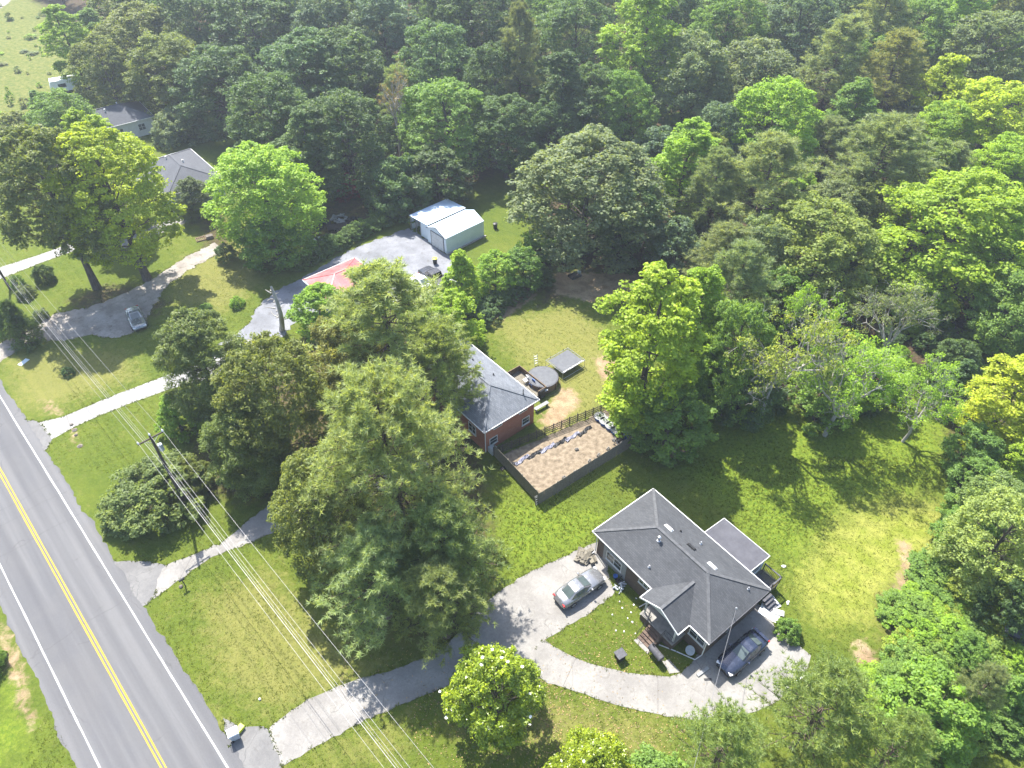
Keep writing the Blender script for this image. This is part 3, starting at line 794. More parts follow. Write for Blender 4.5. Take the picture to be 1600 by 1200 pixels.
BM = Matrix.Translation((bx_,by_,0)) @ Matrix.Rotation(R(130),4,'Z')
HARD.append([tuple((BM @ Vector((x,y,0)))[:2]) for x,y in ((.3,.3),(BL,.3),(BL,BW-.3),(.3,BW-.3))])
# rear deck of the brick house
DK = empty('wooden_deck', (*(1.60,58.38,0.00)[:2], 0), R(-50))
tag(DK, 'small wooden deck with solid board sides between red brick house and round pool', 'deck')
for k in range(9):
    b = MB(); b.box(-2.3+k*.5, -2.3+k*.5+.48, -.85, .95, .42, .46); b.build('board', M['wood_grey'], DK)
for (x0,x1,y0,y1) in ((-2.3,2.2,.97,1.03),(-2.36,-2.31,-.85,1.03),(2.21,2.26,-.2,1.03)):
    b = MB(); b.box(x0,x1,y0,y1,-.03,1.2); b.box(x0-.02,x1+.02,y0-.02,y1+.02,1.202,1.25); b.build('side_panel', M['wood_brown'], DK)
for (dx,dy) in ((-.3,.2),(.6,.35)):
    c = MB(); c.box(dx-.25,dx+.25,dy-.25,dy+.25,.87,.92); c.box(dx-.25,dx+.25,dy+.2,dy+.26,.92,1.4)
    for sx in (-.22,.22):
        for sy in (-.22,.22): c.box(dx+sx-.02,dx+sx+.02,dy+sy-.02,dy+sy+.02,.462,.87)
    o = c.build('deck_chair', M['blue'] if dx > 0 else M['white_plastic'], None, loc=DK.location, rz=R(-50))
    tag(o, 'blue chair standing on the small wooden deck' if dx > 0 else 'white chair standing on the small wooden deck', 'chair')

# --- metal garages
def ribbed(p00, p10, p11, p01, n, amp=.03):
    """ribbed sheet over a quad: ribs run from edge p00-p10 to edge p01-p11"""
    p00, p10, p11, p01 = map(Vector, (p00,p10,p11,p01))
    nr = (p10-p00).cross(p01-p00).normalized(); b = MB(); vs = []; fs = []
    for i in range(n+1):
        k = i/n; o = nr*(amp if i % 2 else 0)
        vs += [p00.lerp(p10,k)+o, p01.lerp(p11,k)+o]
    for i in range(n): fs.append((2*i,2*i+2,2*i+3,2*i+1))
    b.add(vs, fs); return b
GA = R(-47)
G = empty('metal_garage', (*(-12.17,88.96,0.00)[:2], 0), GA)
tag(G, 'pale blue sheet metal garage with angled roof and roll-up door beside gravel yard', 'garage')
gw, gd, ge, gp_ = 4.3, 7.0, 2.45, 3.25
kx = .95
pf = [(0,0),(0,ge),(kx,ge+.62),(gw/2,gp_),(gw-kx,ge+.62),(gw,ge),(gw,0)]
pf = [(0,0),(0,ge),(gw/2,gp_+.1),(gw,ge),(gw,0)]
for nm, i, n, m in (('wall',0,14,M['metal_white']),('wall',3,14,M['metal_white'])):
    (xa,za),(xb,zb) = pf[i], pf[i+1]
    ribbed((xa,0,za),(xb,0,zb),(xb,gd,zb),(xa,gd,za), 22).build(nm, m, G)
for i, m in ((1, M['metal_grey']), (2, M['metal_white'])):
    (xa,za),(xb,zb) = pf[i], pf[i+1]
    ribbed((xa,-.1,za),(xb,-.1,zb),(xb,gd+.1,zb),(xa,gd+.1,za), 24, .025).build('roof', m, G)
for y_ in (0.0, gd):
    b = MB(); b.add([(x,y_,z) for x,z in pf]+[(x,y_+.04,z) for x,z in pf], [tuple(range(5)), tuple(range(5,10))[::-1]]+[(i,(i+1)%5,5+(i+1)%5,5+i) for i in range(5)])
    b.build('end_wall', M['metal_white'], G)
b = MB(); b.box(1.0,3.7,-.05,-.003,.02,2.3)
for k in range(6): b.box(1.0,3.7,-.065,-.051,.05+k*.38,.05+k*.38+.3)
b.build('roll_up_door', M['white'], G)
b = MB()
for x0,x1,z0,z1 in ((.9,.98,0,2.4),(3.72,3.8,0,2.4),(.98,3.72,2.32,2.4)): b.box(x0,x1,-.07,-.004,z0,z1)
b.build('door_trim', M['deck'], G)
b = MB(); b.bar((-.02,-.12,ge),(gw/2,-.12,gp_+.12),.06,.08); b.bar((gw/2,-.12,gp_+.12),(gw+.02,-.12,ge),.06,.08); b.build('roof_trim', M['deck'], G)
b = MB(); b.box(gw+.05,gw+.35,-.1,gd+.2,-.03,.12); b.build('base_rail', M['concrete_obj'], G)
LT = empty('metal_shed', tuple(Matrix.Translation(G.location) @ Matrix.Rotation(GA,4,'Z') @ Vector((-.12,.3,0))), GA)
tag(LT, 'low grey-blue metal lean-to shed with open front joined to the pale garage', 'shed')
ribbed((-4.4,-.1,2.35),(0,-.1,2.6),(0,7.1,2.6),(-4.4,7.1,2.35), 26, .025).build('roof', M['metal_grey'], LT)
ribbed((-4.3,7,0),(-.05,7,0),(-.05,7,2.5),(-4.3,7,2.32), 20).build('wall', M['metal_grey'], LT)
ribbed((-4.3,0.2,0),(-4.3,7,0),(-4.3,7,2.3),(-4.3,.2,2.3), 26).build('wall', M['metal_white'], LT)
ribbed((-1.9,.05,0),(-.05,.05,0),(-.05,.05,2.5),(-1.9,.05,2.42), 9).build('wall', M['metal_white'], LT)
for x_ in (-4.3,-3.0,-1.9):
    b = MB(); b.box(x_-.05,x_+.05,.0,.1,-.03,2.36+.057*(x_+4.4)-.04); b.build('post', M['galv'], LT)
HARD.append([tuple((Matrix.Translation(G.location) @ Matrix.Rotation(GA,4,'Z') @ Vector((x,y,0)))[:2]) for x,y in ((-4.5,0),(gw,0),(gw,gd),(-4.5,gd))])
# red roofed outbuilding
RB = empty('red_roof_building', (*(-26.99,75.71,2.70)[:2], 0), R(41))
tag(RB, 'white outbuilding with red metal hip roof beside the grey gravel drive', 'shed')
rf, ed = hip_roof(7.8, 6.2, 2.7, 3.85); r_ = rf.build('roof', M['metal_red'], RB); 
# the roof spreads to the right-hand side of its near eave
RB.location = Vector((*(-26.99,75.71,2.70)[:2], 0)) + Vector((math.cos(R(-49))*6.2, math.sin(R(-49))*6.2, 0))
caps(ed, M['metal_red'], r_, .16)
b = MB(); b.box(.3,7.5,.3,5.9,-.1,2.6); b.build('wall', M['white'], RB)
for (x0,y0,x1,y1) in ((-.04,-.04,7.84,-.04),(7.84,-.04,7.84,6.24),(7.84,6.24,-.04,6.24),(-.04,6.24,-.04,-.04)):
    MB().bar((x0,y0,2.62),(x1,y1,2.62),.08,.14).build('fascia', M['white'], RB)
window(RB, (.3,3.2,1.5), 1.0, .9, 'y', -1, 2); window(RB, (3,5.9,1.5), 1.0, .9, 'x', 1, 2)
b = MB(); b.box(5.2,6.2,5.902,5.95,0,2.1); b.build('door', M['grey_plastic'], RB)
# far houses
def far_house(loc, rz, L_, W_, ze, zr, label, wallm, roofm=None):
    h = empty('house', loc, rz); tag(h, label, 'house')
    b = MB(); b.box(.35,L_-.35,.35,W_-.35,-.1,ze-.14); b.build('wall', wallm, h)
    rf, ed = hip_roof(L_, W_, ze, zr); r = rf.build('roof', roofm or M['roof_far'], h); caps(ed, roofm or M['roof_far'], r)
    gutter([(-.06,-.06,ze-.06),(L_+.06,-.06,ze-.06),(L_+.06,W_+.06,ze-.06),(-.06,W_+.06,ze-.06),(-.06,-.06,ze-.06)], M['white'], h)
    for k in range(3): window(h, (L_*(.2+.3*k), .35, 1.6), 1.1, 1.1, 'x', -1, 2); window(h, (L_*(.2+.3*k), W_-.35, 1.6), 1.1, 1.1, 'x', 1, 2)
    window(h, (.35, W_*.5, 1.6), 1.1, 1.1, 'y', -1, 2); window(h, (L_-.35, W_*.5, 1.6), 1.1, 1.1, 'y', 1, 2)
    for x_, y_ in ((L_*.35,W_*.42),(L_*.55,W_*.6)):
        b = MB(); b.lathe([(.14,-.1),(.13,.05),(.1,.1),(.1,.35),(.16,.4),(.02,.48)], 10, (x_,y_,ze+(zr-ze)*(min(y_,W_-y_)/(W_/2)))); b.build('vent_pipe', M['white'], h)
    return h
far_house((*(-69.68,132.59,3.00)[:2],0), R(218), 12.5, 8.6, 3.0, 4.9, 'grey-roofed house deep among the trees past the meadow', M['siding'])
h2 = far_house(tuple(Vector((*(-53.63,112.85,3.00)[:2],0)) + Vector((math.cos(R(220))*9, math.sin(R(220))*9, 0))), R(-50), 13.5, 9.0, 3.0, 4.9, 'grey-roofed pale house behind the two tall shade trees', M['lightblue'])
b = MB(); b.add([(1.2,.2,3.1),(1.2,-2.4,2.7),(5.6,-2.4,2.7),(5.6,.2,3.1),(1.2,.2,3.0),(1.2,-2.4,2.6),(5.6,-2.4,2.6),(5.6,.2,3.0)], [(0,1,2,3),(4,7,6,5),(0,4,5,1),(1,5,6,2),(2,6,7,3),(3,7,4,0)])
b.build('porch_roof', M['roof_far'], h2)
for x_ in (1.4, 5.4):
    b = MB(); b.box(x_-.07,x_+.07,-2.25,-2.1,-.03,2.63); b.build('porch_post', M['white'], h2)
V = empty('white_camper', (*(-89.84,144.96,0.00)[:2],0), R(30)); tag(V, 'small white camper trailer parked at the edge of the meadow', 'camper')
b = MB(); b.add([(x,y,z) for y in (-1.1,1.1) for x,z in ((-2.6,.5),(2.4,.5),(2.7,1.4),(2.3,2.6),(-2.4,2.7),(-2.7,1.6))], [(0,1,2,3,4,5),(11,10,9,8,7,6)]+[(i,6+i,6+(i+1)%6,(i+1)%6) for i in range(6)])
b.build('body', M['white_plastic'], V, bevel=.08)
for y_ in (-1.0,1.0):
    b = MB(); b.tube([(-.2,y_-.1,.33),(-.2,y_+.1,.33)], .33, 14); b.build('wheel', M['tyre'], V)
b = MB(); b.box(-1.2,.2,-1.13,-1.101,1.3,2.0); b.build('window', M['glass'], V)
b = MB(); b.bar((2.4,0,.55),(3.6,0,.5),.1,.1); b.build('drawbar', M['dark_metal'], V)
# open shelter at the far right edge, under trees
SH = empty('grey_shed', (*(40.08,27.98,0.00)[:2],0), R(-38)); tag(SH, 'dark grey low shed with leaf-strewn roof among shrubs at the lot edge', 'shed')
b = MB(); b.add([(-.2,-.2,2.0),(5.2,-.2,2.0),(5.2,3.4,2.35),(-.2,3.4,2.35),(-.2,-.2,1.9),(5.2,-.2,1.9),(5.2,3.4,2.25),(-.2,3.4,2.25)], [(0,1,2,3),(4,7,6,5),(0,4,5,1),(1,5,6,2),(2,6,7,3),(3,7,4,0)])
b.build('roof', M['roof_porch'], SH)
for k in range(10):
    b = MB(); b.box(k*.5,k*.5+.485,-.0,.05,-.03,1.88); b.build('wall_board', M['deck'], SH)
b = MB(); b.box(0,5,3.1,3.15,-.03,2.2); b.box(0,.05,.052,3.098,-.03,1.95); b.box(4.95,5,.052,3.098,-.03,1.95); b.build('wall', M['deck'], SH)

# ------------------------------------------------------------------ cars
def loft(secs, close=True):
    b = MB(); n = len(secs[0]); vs = [p for s in secs for p in s]; fs = []
    for i in range(len(secs)-1):
        for k in range(n-1): fs.append((i*n+k, i*n+k+1, (i+1)*n+k+1, (i+1)*n+k))
    if close:
        fs.append(tuple(range(n))[::-1]); fs.append(tuple((len(secs)-1)*n+k for k in range(n)))
    return b.add(vs, fs)

def make_wheel(x, y, parent, r=.33, w=.22):
    b = MB(); n = 18
    b.tube([(x,y-w/2,r),(x,y-w/2+.03,r),(x,y+w/2-.03,r),(x,y+w/2,r)], [r*.93,r,r,r*.93], n)
    o = b.build('wheel', M['tyre'], parent, smooth=False)
    s = 1 if y > 0 else -1
    b = MB(); b.tube([(x,y+s*(w/2-.02),r),(x,y+s*(w/2+.006),r)], [r*.66,r*.6], 14); b.build('rim', M['rim'], o)

def make_car(loc, rz, paint, label, name='sedan', Lc=4.8, Wd=1.82, Hc=1.45, spoiler=False, glassm=None):
    g = glassm or M['car_glass']
    root = empty(name, loc, rz); tag(root, label, 'car')
    hl, hw_ = Lc/2, Wd/2
    # stations: x, half width, bottom, belt, top centre
    st = [(-hl,.62,.42,.62,.68),(-hl+.06,.80,.30,.74,.90),(-hl+.25,.92,.24,.84,.99),(-hl+.75,.99,.22,.88,1.02),(-hl+1.3,1.0,.20,.90,1.0),
          (-.2,1.0,.19,.90,.98),(hl-2.0,1.0,.19,.89,.98),(hl-1.55,1.0,.20,.87,.98),(hl-1.0,.99,.21,.82,.93),(hl-.45,.95,.22,.74,.85),(hl-.16,.86,.25,.64,.74),(hl-.03,.70,.32,.55,.62),(hl,.6,.36,.5,.55)]
    secs = []
    for x, wf, zb, zs, zt in st:
        w_ = hw_*wf
        half = [(w_*.55,zb-.02),(w_*.93,zb+.02),(w_,zb+.22*(zs-zb)+.08),(w_*.99,zb+.6*(zs-zb)),(w_*.955,zs),(w_*.80,zs+(zt-zs)*.65),(w_*.42,zt)]
        sec = [(x,-a,z) for a,z in half] + [(x,a,z) for a,z in half[::-1]]
        secs.append(sec + [sec[0]])
    loft(secs).build('body', paint, root, smooth=True)
    # cabin
    ra, rb = hl-1.62, -hl+.72                   # foot of windscreen, foot of rear window
    ta, tb = ra-.85, rb+.72                     # front and back edge of the roof
    zb = .95
    def ring(x, zt, wt, wb): return [(x,-wb,zb-.06),(x,-wt,zt-.05),(x,-wt*.8,zt),(x,wt*.8,zt),(x,wt,zt-.05),(x,wb,zb-.06)]
    secs = [ring(rb-.05,zb+.0,hw_*.70,hw_*.80), ring(tb,Hc-.05,hw_*.64,hw_*.92), ring((ta+tb)/2,Hc,hw_*.66,hw_*.93), ring(ta,Hc-.05,hw_*.64,hw_*.92), ring(ra+.05,zb,hw_*.72,hw_*.82)]
    loft([s+[s[0]] for s in secs]).build('cabin', paint, root, smooth=False, bevel=.02)
    def pane(q, name='window'):
        q = [Vector(p) for p in q]; n = (q[1]-q[0]).cross(q[2]-q[0]).normalized()
        c = sum(q, Vector())/4
        if n.dot(c-Vector((0,0,.8))) < 0: n = -n
        b = MB(); b.add([p+n*.016 for p in q]+[p-n*.02 for p in q], [(0,1,2,3),(7,6,5,4),(0,4,5,1),(1,5,6,2),(2,6,7,3),(3,7,4,0)])
        b.build(name, g, root)
    def lerp(a, b, k): return tuple(a[i]+(b[i]-a[i])*k for i in range(3))
    F0, F1 = secs[3], secs[4]
    pane([lerp(F0[2],F1[2],.08), lerp(F0[3],F1[3],.08), lerp(F0[3],F1[3],.92), lerp(F0[2],F1[2],.92)], 'windscreen')
    K0, K1 = secs[1], secs[0]
    pane([lerp(K0[2],K1[2],.08), lerp(K0[3],K1[3],.08), lerp(K0[3],K1[3],.88), lerp(K0[2],K1[2],.88)], 'rear_window')
    for s in (1, 0):
        i0, i1 = (0,1) if s else (5,4)
        for a, b_ in ((1,2),(2,3)):
            A, B_ = secs[a], secs[b_]
            lo0, lo1 = lerp(A[i0],A[i1],.3), lerp(B_[i0],B_[i1],.3)
            hi0, hi1 = lerp(A[i0],A[i1],.9), lerp(B_[i0],B_[i1],.9)
            pane([lerp(lo0,lo1,.05), lerp(lo0,lo1,.95), lerp(hi0,hi1,.95), lerp(hi0,hi1,.05)])
    for y_ in (-hw_+.07, hw_-.07):
        make_wheel(hl-.92, y_, root); make_wheel(-hl+1.0, y_, root)
    for s in (-1, 1):
        b = MB(); b.obox((ra-.25, s*(hw_+.06), 1.0), (.16,.2,.13), 0); b.build('mirror', paint, root, bevel=.03)
        b = MB(); b.obox((hl-.2, s*hw_*.66, .66), (.26,.36,.12), -s*.35); b.build('headlight', M['lamp_clear'], root, bevel=.02)
        b = MB(); b.obox((-hl+.09, s*hw_*.68, .80), (.14,.36,.15), s*.25); b.build('taillight', M['lamp_red'], root, bevel=.02)
        for xx in (.25,-.75):
            b = MB(); b.obox((xx, s*(hw_*.99+.012), .8), (.2,.03,.035)); b.build('door_handle', paint, root)
    b = MB(); b.obox((hl-.015,0,.42), (.07,.9,.2)); b.build('grille', M['black'], root)
    b = MB(); b.obox((-hl+.03,0,.62), (.06,.42,.13)); b.build('number_plate', M['white'], root)
    for x_, s_ in ((hl-.05,1),(-hl+.05,-1)):
        b = MB(); b.obox((x_,0,.35), (.12,Wd*.7,.14)); b.build('bumper', M['black'], root, bevel=.03)
    if spoiler:
        b = MB(); b.obox((-hl+.25,0,1.12), (.24,Wd*.78,.035)); b.obox((-hl+.28,-.5,1.06), (.1,.04,.14)); b.obox((-hl+.28,.5,1.06), (.1,.04,.14)); b.build('spoiler', paint, root)
    return root

make_car((*(5.91,32.68,0.55)[:2], .014), R(36), M['paint_silver'], 'silver sedan parked on the pale drive facing the brown brick house', Lc=4.85)
make_car((*(18.68,26.78,0.55)[:2], .022), R(217), M['paint_navy'], 'dark navy sedan with rear spoiler parked on concrete beside the brown brick house', Lc=4.8, spoiler=True)
make_car((*(-47.21,70.40,0.50)[:2], .011), R(-57), M['paint_grey'], 'grey-green sedan parked on gravel in the shade of two tall trees', Lc=4.7)
make_car((*(-11.75,77.66,0.50)[:2], .011), R(-50), M['paint_white'], 'white car partly hidden behind the pine beside the black pickup', Lc=4.6)

# black pickup
T = empty('pickup_truck', (*(-10.41,78.98,0.50)[:2], .011), R(130)); tag(T, 'black pickup truck with open bed parked on the gravel yard', 'pickup truck')
secs = []
for x, wf, zb, zt in ((-2.75,.92,.45,1.05),(-2.6,.98,.4,1.1),(-.9,1,.4,1.1),(.9,1,.4,1.12),(1.6,1,.4,1.12),(2.4,.97,.42,1.05),(2.7,.88,.5,.9)):
    w_ = .98*wf; sec = [(x,-w_*.9,zb),(x,-w_,zb+.2),(x,-w_,zt-.08),(x,-w_*.88,zt),(x,w_*.88,zt),(x,w_,zt-.08),(x,w_,zb+.2),(x,w_*.9,zb)]; secs.append(sec+[sec[0]])
loft(secs).build('body', M['paint_black'], T)
loft([[*s, s[0]] for s in [[(x,-.86,1.1),(x,-wt,zt),(x,wt,zt),(x,.86,1.1)] for x, wt, zt in ((-.75,.74,1.15),(-.6,.72,1.8),(.45,.72,1.82),(1.15,.78,1.15))]]).build('cab', M['paint_black'], T, bevel=.04)
b = MB(); b.add([(.52,-.68,1.78),(.52,.68,1.78),(1.1,.74,1.2),(1.1,-.74,1.2)], [(0,1,2,3)]); b.add([(p[0]+.03,p[1],p[2]+.03) for p in [(.52,-.68,1.78),(.52,.68,1.78),(1.1,.74,1.2),(1.1,-.74,1.2)]], [(3,2,1,0)]); b.build('windscreen', M['car_glass'], T)
b = MB(); b.box(-2.6,-.8,-.98,-.86,1.105,1.25); b.box(-2.6,-.8,.86,.98,1.105,1.25); b.box(-2.68,-2.6,-.95,.95,1.105,1.25); b.build('bed_rail', M['paint_black'], T)
b = MB(); b.box(-2.58,-.82,-.855,.855,1.106,1.12); b.build('bed_floor', M['black'], T)
b = MB(); b.box(-2.5,-2.3,-.97,.97,1.252,1.3); b.build('tool_rack', M['galv'], T)
for x_ in (-1.75, 1.7):
    for y_ in (-.9,.9): make_wheel(x_, y_, T, .38, .25)
for s in (-1,1):
    b = MB(); b.obox((2.66,s*.68,.8),(.1,.3,.16)); b.build('headlight', M['lamp_clear'], T)
    b = MB(); b.obox((-2.73,s*.85,.85),(.06,.16,.3)); b.build('taillight', M['lamp_red'], T)

# ------------------------------------------------------------------ fence and garden
def fence_run(p, q, h, label, name='board_fence', step=.155, lean=.01, seed=1):
    r = random.Random(seed)
    p = Vector(p[:2]); q = Vector(q[:2]); Ld = (q-p).length
    root = empty(name, (p.x,p.y,0), math.atan2(q.y-p.y, q.x-p.x)); tag(root, label, 'fence')
    b = MB(); n = int(Ld/step)
    for k in range(n):
        x = k*step; hh = h + r.gauss(0,.018)
        b.obox((x+step/2, r.gauss(0,.006), hh/2-.02), (step-.014,.022,hh), r.gauss(0,.008), 0, r.gauss(0,lean))
    o = b.build('board_panel', M['wood_grey'], root); o['kind'] = 'stuff'
    k = 0
    while k*2.4 < Ld+.1:
        b = MB(); b.box(k*2.4-.05,k*2.4+.05,.03,.13,-.1,h-.05); b.build('post', M['wood_grey'], root); k += 1
    for z_ in (.35, h*.55, h-.3):
        b = MB(); b.box(0,Ld,.014,.055,z_-.045,z_+.045); b.build('rail', M['wood_grey'], root)
    return root
fc, fr_, fl, fb = (2.61,42.03,0.00), (12.92,49.82,0.00), (-1.85,48.23,0.00), (10.59,54.91,0.00)
fence_run(fc, fr_, 1.75, 'weathered grey board fence along the straw garden towards the near house', seed=2)
fence_run(fl, fc, 1.75, 'weathered grey board fence closing the short road-side end of the straw garden', seed=3)
# open slatted fence on the far side
p, q = Vector(fl[:2]), Vector(fb[:2]); Ld = (q-p).length
root = empty('slat_fence', (p.x,p.y,0), math.atan2(q.y-p.y,q.x-p.x)); tag(root, 'dark open slatted fence between straw garden and red brick house yard', 'fence')
n = int(Ld/.95)
for k in range(n+1):
    x = Ld*k/n; r = random.Random(k); b = MB(); b.obox((x,0,.6),(.09,.09,1.4+r.uniform(-.1,.15)), 0, r.gauss(0,.03), r.gauss(0,.03)); b.build('post', M['wood_pole'], root)
for i, z_ in enumerate((.25,.55,.85,1.12)):
    for k in range(0, n, 3):
        r = random.Random(k*7+i); x0, x1 = Ld*k/n, Ld*min(n,k+3)/n
        b = MB(); b.bar((x0,-.06,z_+r.gauss(0,.03)),(x1,-.06,z_+r.gauss(0,.03)),.03,.1); b.build('slat', M['wood_pole'], root)
b = MB(); r = random.Random(4)
for k in range(n*5):
    x = Ld*k/(n*5); b.obox((x,.06,.62+r.gauss(0,.03)),(.045,.02,1.05+r.gauss(0,.06)),0,0,r.gauss(0,.05))
o = b.build('picket_row', M['wood_pole'], root); o['kind'] = 'stuff'
p, q = Vector(fb[:2]), Vector(fr_[:2]); Ld = (q-p).length
# old gate leaning at the near corner
g = empty('leaning_gate', (*(2.37,42.33,0.00)[:2],0), R(38)); tag(g, 'small grey gate frame leaning at the corner of the board fence', 'gate')
for x_ in (-.35,.35): 
    b = MB(); b.obox((x_,-.25,.62),(.07,.05,1.25),0,R(-8)); b.build('stile', M['wood_grey'], g)
for z_ in (.12,.42,.72,1.02,1.2):
    b = MB(); b.obox((0,-.25+(z_-.62)*.14,z_),(.62,.03,.08),0,R(-8)); b.build('rail', M['panel_grey'], g)
# round planters
def planter(loc, label, plants=5, seed=0):
    r = random.Random(seed); o = empty('round_planter', loc); tag(o, label, 'planter', 'blue planters in the straw garden')
    b = MB(); b.lathe([(.52,0),(.56,.05),(.58,.30),(.62,.34),(.62,.38),(.56,.38),(.54,.33)], 22); b.build('tub', M['blue'], o, smooth=False)
    b = MB(); b.lathe([(.565,.381),(.635,.383),(.645,.40),(.60,.41),(.56,.40)], 22); b.build('rim', M['panel_grey'], o)
    b = MB(); b.lathe([(.535,.28),(.53,.33),(.3,.345),(.05,.35)], 18); b.build('soil', M['soil'], o)
    b = MB()
    for k in range(plants*9):
        a = r.uniform(0,6.28); d = r.uniform(0,.4); l = r.uniform(.12,.3); a2 = r.uniform(0,6.28); c = Vector((d*math.cos(a),d*math.sin(a),.34))
        t_ = c + Vector((math.cos(a2)*l,math.sin(a2)*l,r.uniform(.05,.25))); s_ = Vector((-math.sin(a2),math.cos(a2),0))*.05
        m_ = c.lerp(t_,.5); b.add([c,m_+s_,t_,m_-s_],[(0,1,2,3)])
    lv = b.build('plant', M['leaf'], o); lv.color = (.09,.16,.03,1)
planter((*(9.55,53.54,0.00)[:2],.02), 'blue rimmed round planter of green plants in the straw garden', 7, 1)
planter((*(10.05,52.87,0.00)[:2],.02), 'blue rimmed round planter of green plants in the straw garden', 3, 2)
planter((*(10.60,52.21,0.00)[:2],.02), 'blue rimmed round planter of green plants in the straw garden', 2, 3)
planter((*(11.15,51.56,0.00)[:2],.02), 'blue rimmed round planter of green plants in the straw garden', 2, 4)
# concrete blocks lying in the straw
for k, (c, a) in enumerate([((6.74,49.02,0.00),.4),((7.95,47.46,0.00),1.0),((8.94,48.23,0.00),.9),((10.02,49.11,0.00),.9),((6.42,46.02,0.00),.5),((5.21,45.28,0.00),.6),((10.75,50.36,0.00),.2)]):
    b = MB(); b.box(-.2,.2,-.1,-.065,0,.2); b.box(-.2,.2,.065,.1,0,.2)
    for x_ in (-.2,-.0175,.165): b.box(x_,x_+.035,-.0645,.0645,0,.2)
    o = b.build('concrete_block', M['concrete_obj'], None, loc=(c[0],c[1],.02), rz=a); tag(o, 'hollow concrete block lying in the straw garden', 'block', 'concrete blocks in the straw garden')
# plastic sheeting and pipes crumpled along the slatted fence
for k in range(7):
    r = random.Random(50+k); s = k/6
    a = Vector((-0.66,47.37,0.00)[:2]).lerp(Vector((7.44,52.21,0.00)[:2]), s) + Vector((.35,-.55))
    b = MB(); n = 9; vs = []; fs = []
    for i in range(n+1):
        for j in range(4): vs.append((i*.22-1, (j-1.5)*.13+.06*math.sin(i*1.3+k), max(.0,.06+.07*math.sin(i*1.9+j*2.1+k)+r.gauss(0,.03))))
    for i in range(n):
        for j in range(3): fs.append((i*4+j,i*4+j+1,(i+1)*4+j+1,(i+1)*4+j))
    b.add(vs, fs); o = b.build('plastic_sheet', M['tarp'] if k % 2 else M['black'], None, loc=(a.x,a.y,.03), rz=R(38)+r.gauss(0,.12))
    tag(o, 'crumpled grey plastic sheet strip along the slatted fence' if k % 2 else 'crumpled black plastic strip along the slatted fence', 'plastic sheet', 'plastic strips along the slatted fence' if k % 2 else 'black plastic strips along the slatted fence')
# blue barrel and dark clutter in the garden corner
b = MB(); b.lathe([(.27,0),(.29,.05),(.30,.3),(.285,.32),(.30,.34),(.30,.6),(.285,.62),(.30,.64),(.29,.88),(.26,.9),(.24,.87)], 18)
tag(b.build('barrel', M['blue'], None, loc=(*(12.08,50.73,0.00)[:2],.02)), 'blue plastic barrel in the far corner of the straw garden', 'barrel')
def heap(name, loc, rad, h, n, m, label, cat, seed=1, size=.4):
    r = random.Random(seed); b = MB()
    for k in range(n):
        a = r.uniform(0,6.28); d = rad*math.sqrt(r.random()); z_ = h*(1-(d/rad)**2)*r.random()
        b.obox((d*math.cos(a),d*math.sin(a),z_+.06), (size*r.uniform(.4,1.6),size*r.uniform(.1,.5),size*r.uniform(.1,.4)), r.uniform(0,6.28), r.gauss(0,.3), r.gauss(0,.3))
    return tag(b.build(name, m, None, loc=loc), label, cat)
heap('clutter_heap', (*(11.32,50.00,0.00)[:2],.02), .7, .45, 26, M['black'], 'dark heap of garden clutter beside the blue barrel', 'junk', 6, .4)

# pool and trampoline
PO = empty('round_pool', (*(3.49,59.12,0.90)[:2],0)); tag(PO, 'round above-ground pool with brown sides and taut grey cover', 'pool')
b = MB(); b.lathe([(1.72,-.03),(1.74,.05),(1.74,.95),(1.70,.98)], 40); b.build('side', simple('pool_side', (.13,.095,.06), (.21,.16,.11), .8, scale=9), PO)
b = MB(); b.lathe([(1.62,.985),(1.78,.99),(1.80,1.03),(1.78,1.06),(1.62,1.06)], 40); b.build('rim', M['deck'], PO)
b = MB(); b.lathe([(1.66,1.05),(1.64,1.075),(.8,1.068),(.1,1.065)], 40); b.build('cover', M['fabric_dark'], PO)
b = MB(); b.tube([(2.05*math.cos(a),2.05*math.sin(a),.03) for a in [i*6.283/40 for i in range(41)]], .025, 5); b.build('ground_hoop', M['wood_brown'], PO)
for k in range(10):
    a = k*.6283; b = MB(); b.box(-.05,.05,-.04,.04,-.03,.98); b.build('upright', M['wood_brown'], PO, loc=(1.79*math.cos(a),1.79*math.sin(a),0), rz=a)
lad = MB()
for y_ in (-.2,.2): lad.bar((0,y_,0),(-.35,y_,1.4),.05,.05)
for z_ in (.3,.6,.9,1.2): lad.bar((-.25*z_,-.2,z_),(-.25*z_,.2,z_),.05,.04)
tag(lad.build('pool_ladder', M['white_plastic'], None, loc=(*(2.86,62.19,0.00)[:2],0), rz=R(-70)), 'white ladder leaning against the back of the round pool', 'ladder')
TR = empty('trampoline', (*(6.23,61.97,0.90)[:2],0), R(-50)); tag(TR, 'rectangular trampoline with grey mat on thin metal legs beside the pool', 'trampoline')
tl, tw, th_ = 2.9, 3.5, 1.0
b = MB()
for (p_, q_) in (((-tl/2,-tw/2),(tl/2,-tw/2)),((tl/2,-tw/2),(tl/2,tw/2)),((tl/2,tw/2),(-tl/2,tw/2)),((-tl/2,tw/2),(-tl/2,-tw/2))): b.tube([(*p_,th_),(*q_,th_)], .035, 6)
b.build('frame', M['galv'], TR)
b = MB(); n = 8; vs = []; fs = []
for i in range(n+1):
    for j in range(n+1):
        x, y = (i/n-.5)*(tl-.36), (j/n-.5)*(tw-.36); vs.append((x,y,th_-.02-.05*(1-(2*x/tl)**2)*(1-(2*y/tw)**2)))
for i in range(n):
    for j in range(n): fs.append((i*(n+1)+j,(i+1)*(n+1)+j,(i+1)*(n+1)+j+1,i*(n+1)+j+1))
b.add(vs, fs); b.build('mat', M['fabric_dark'], TR, smooth=True)
b = MB()
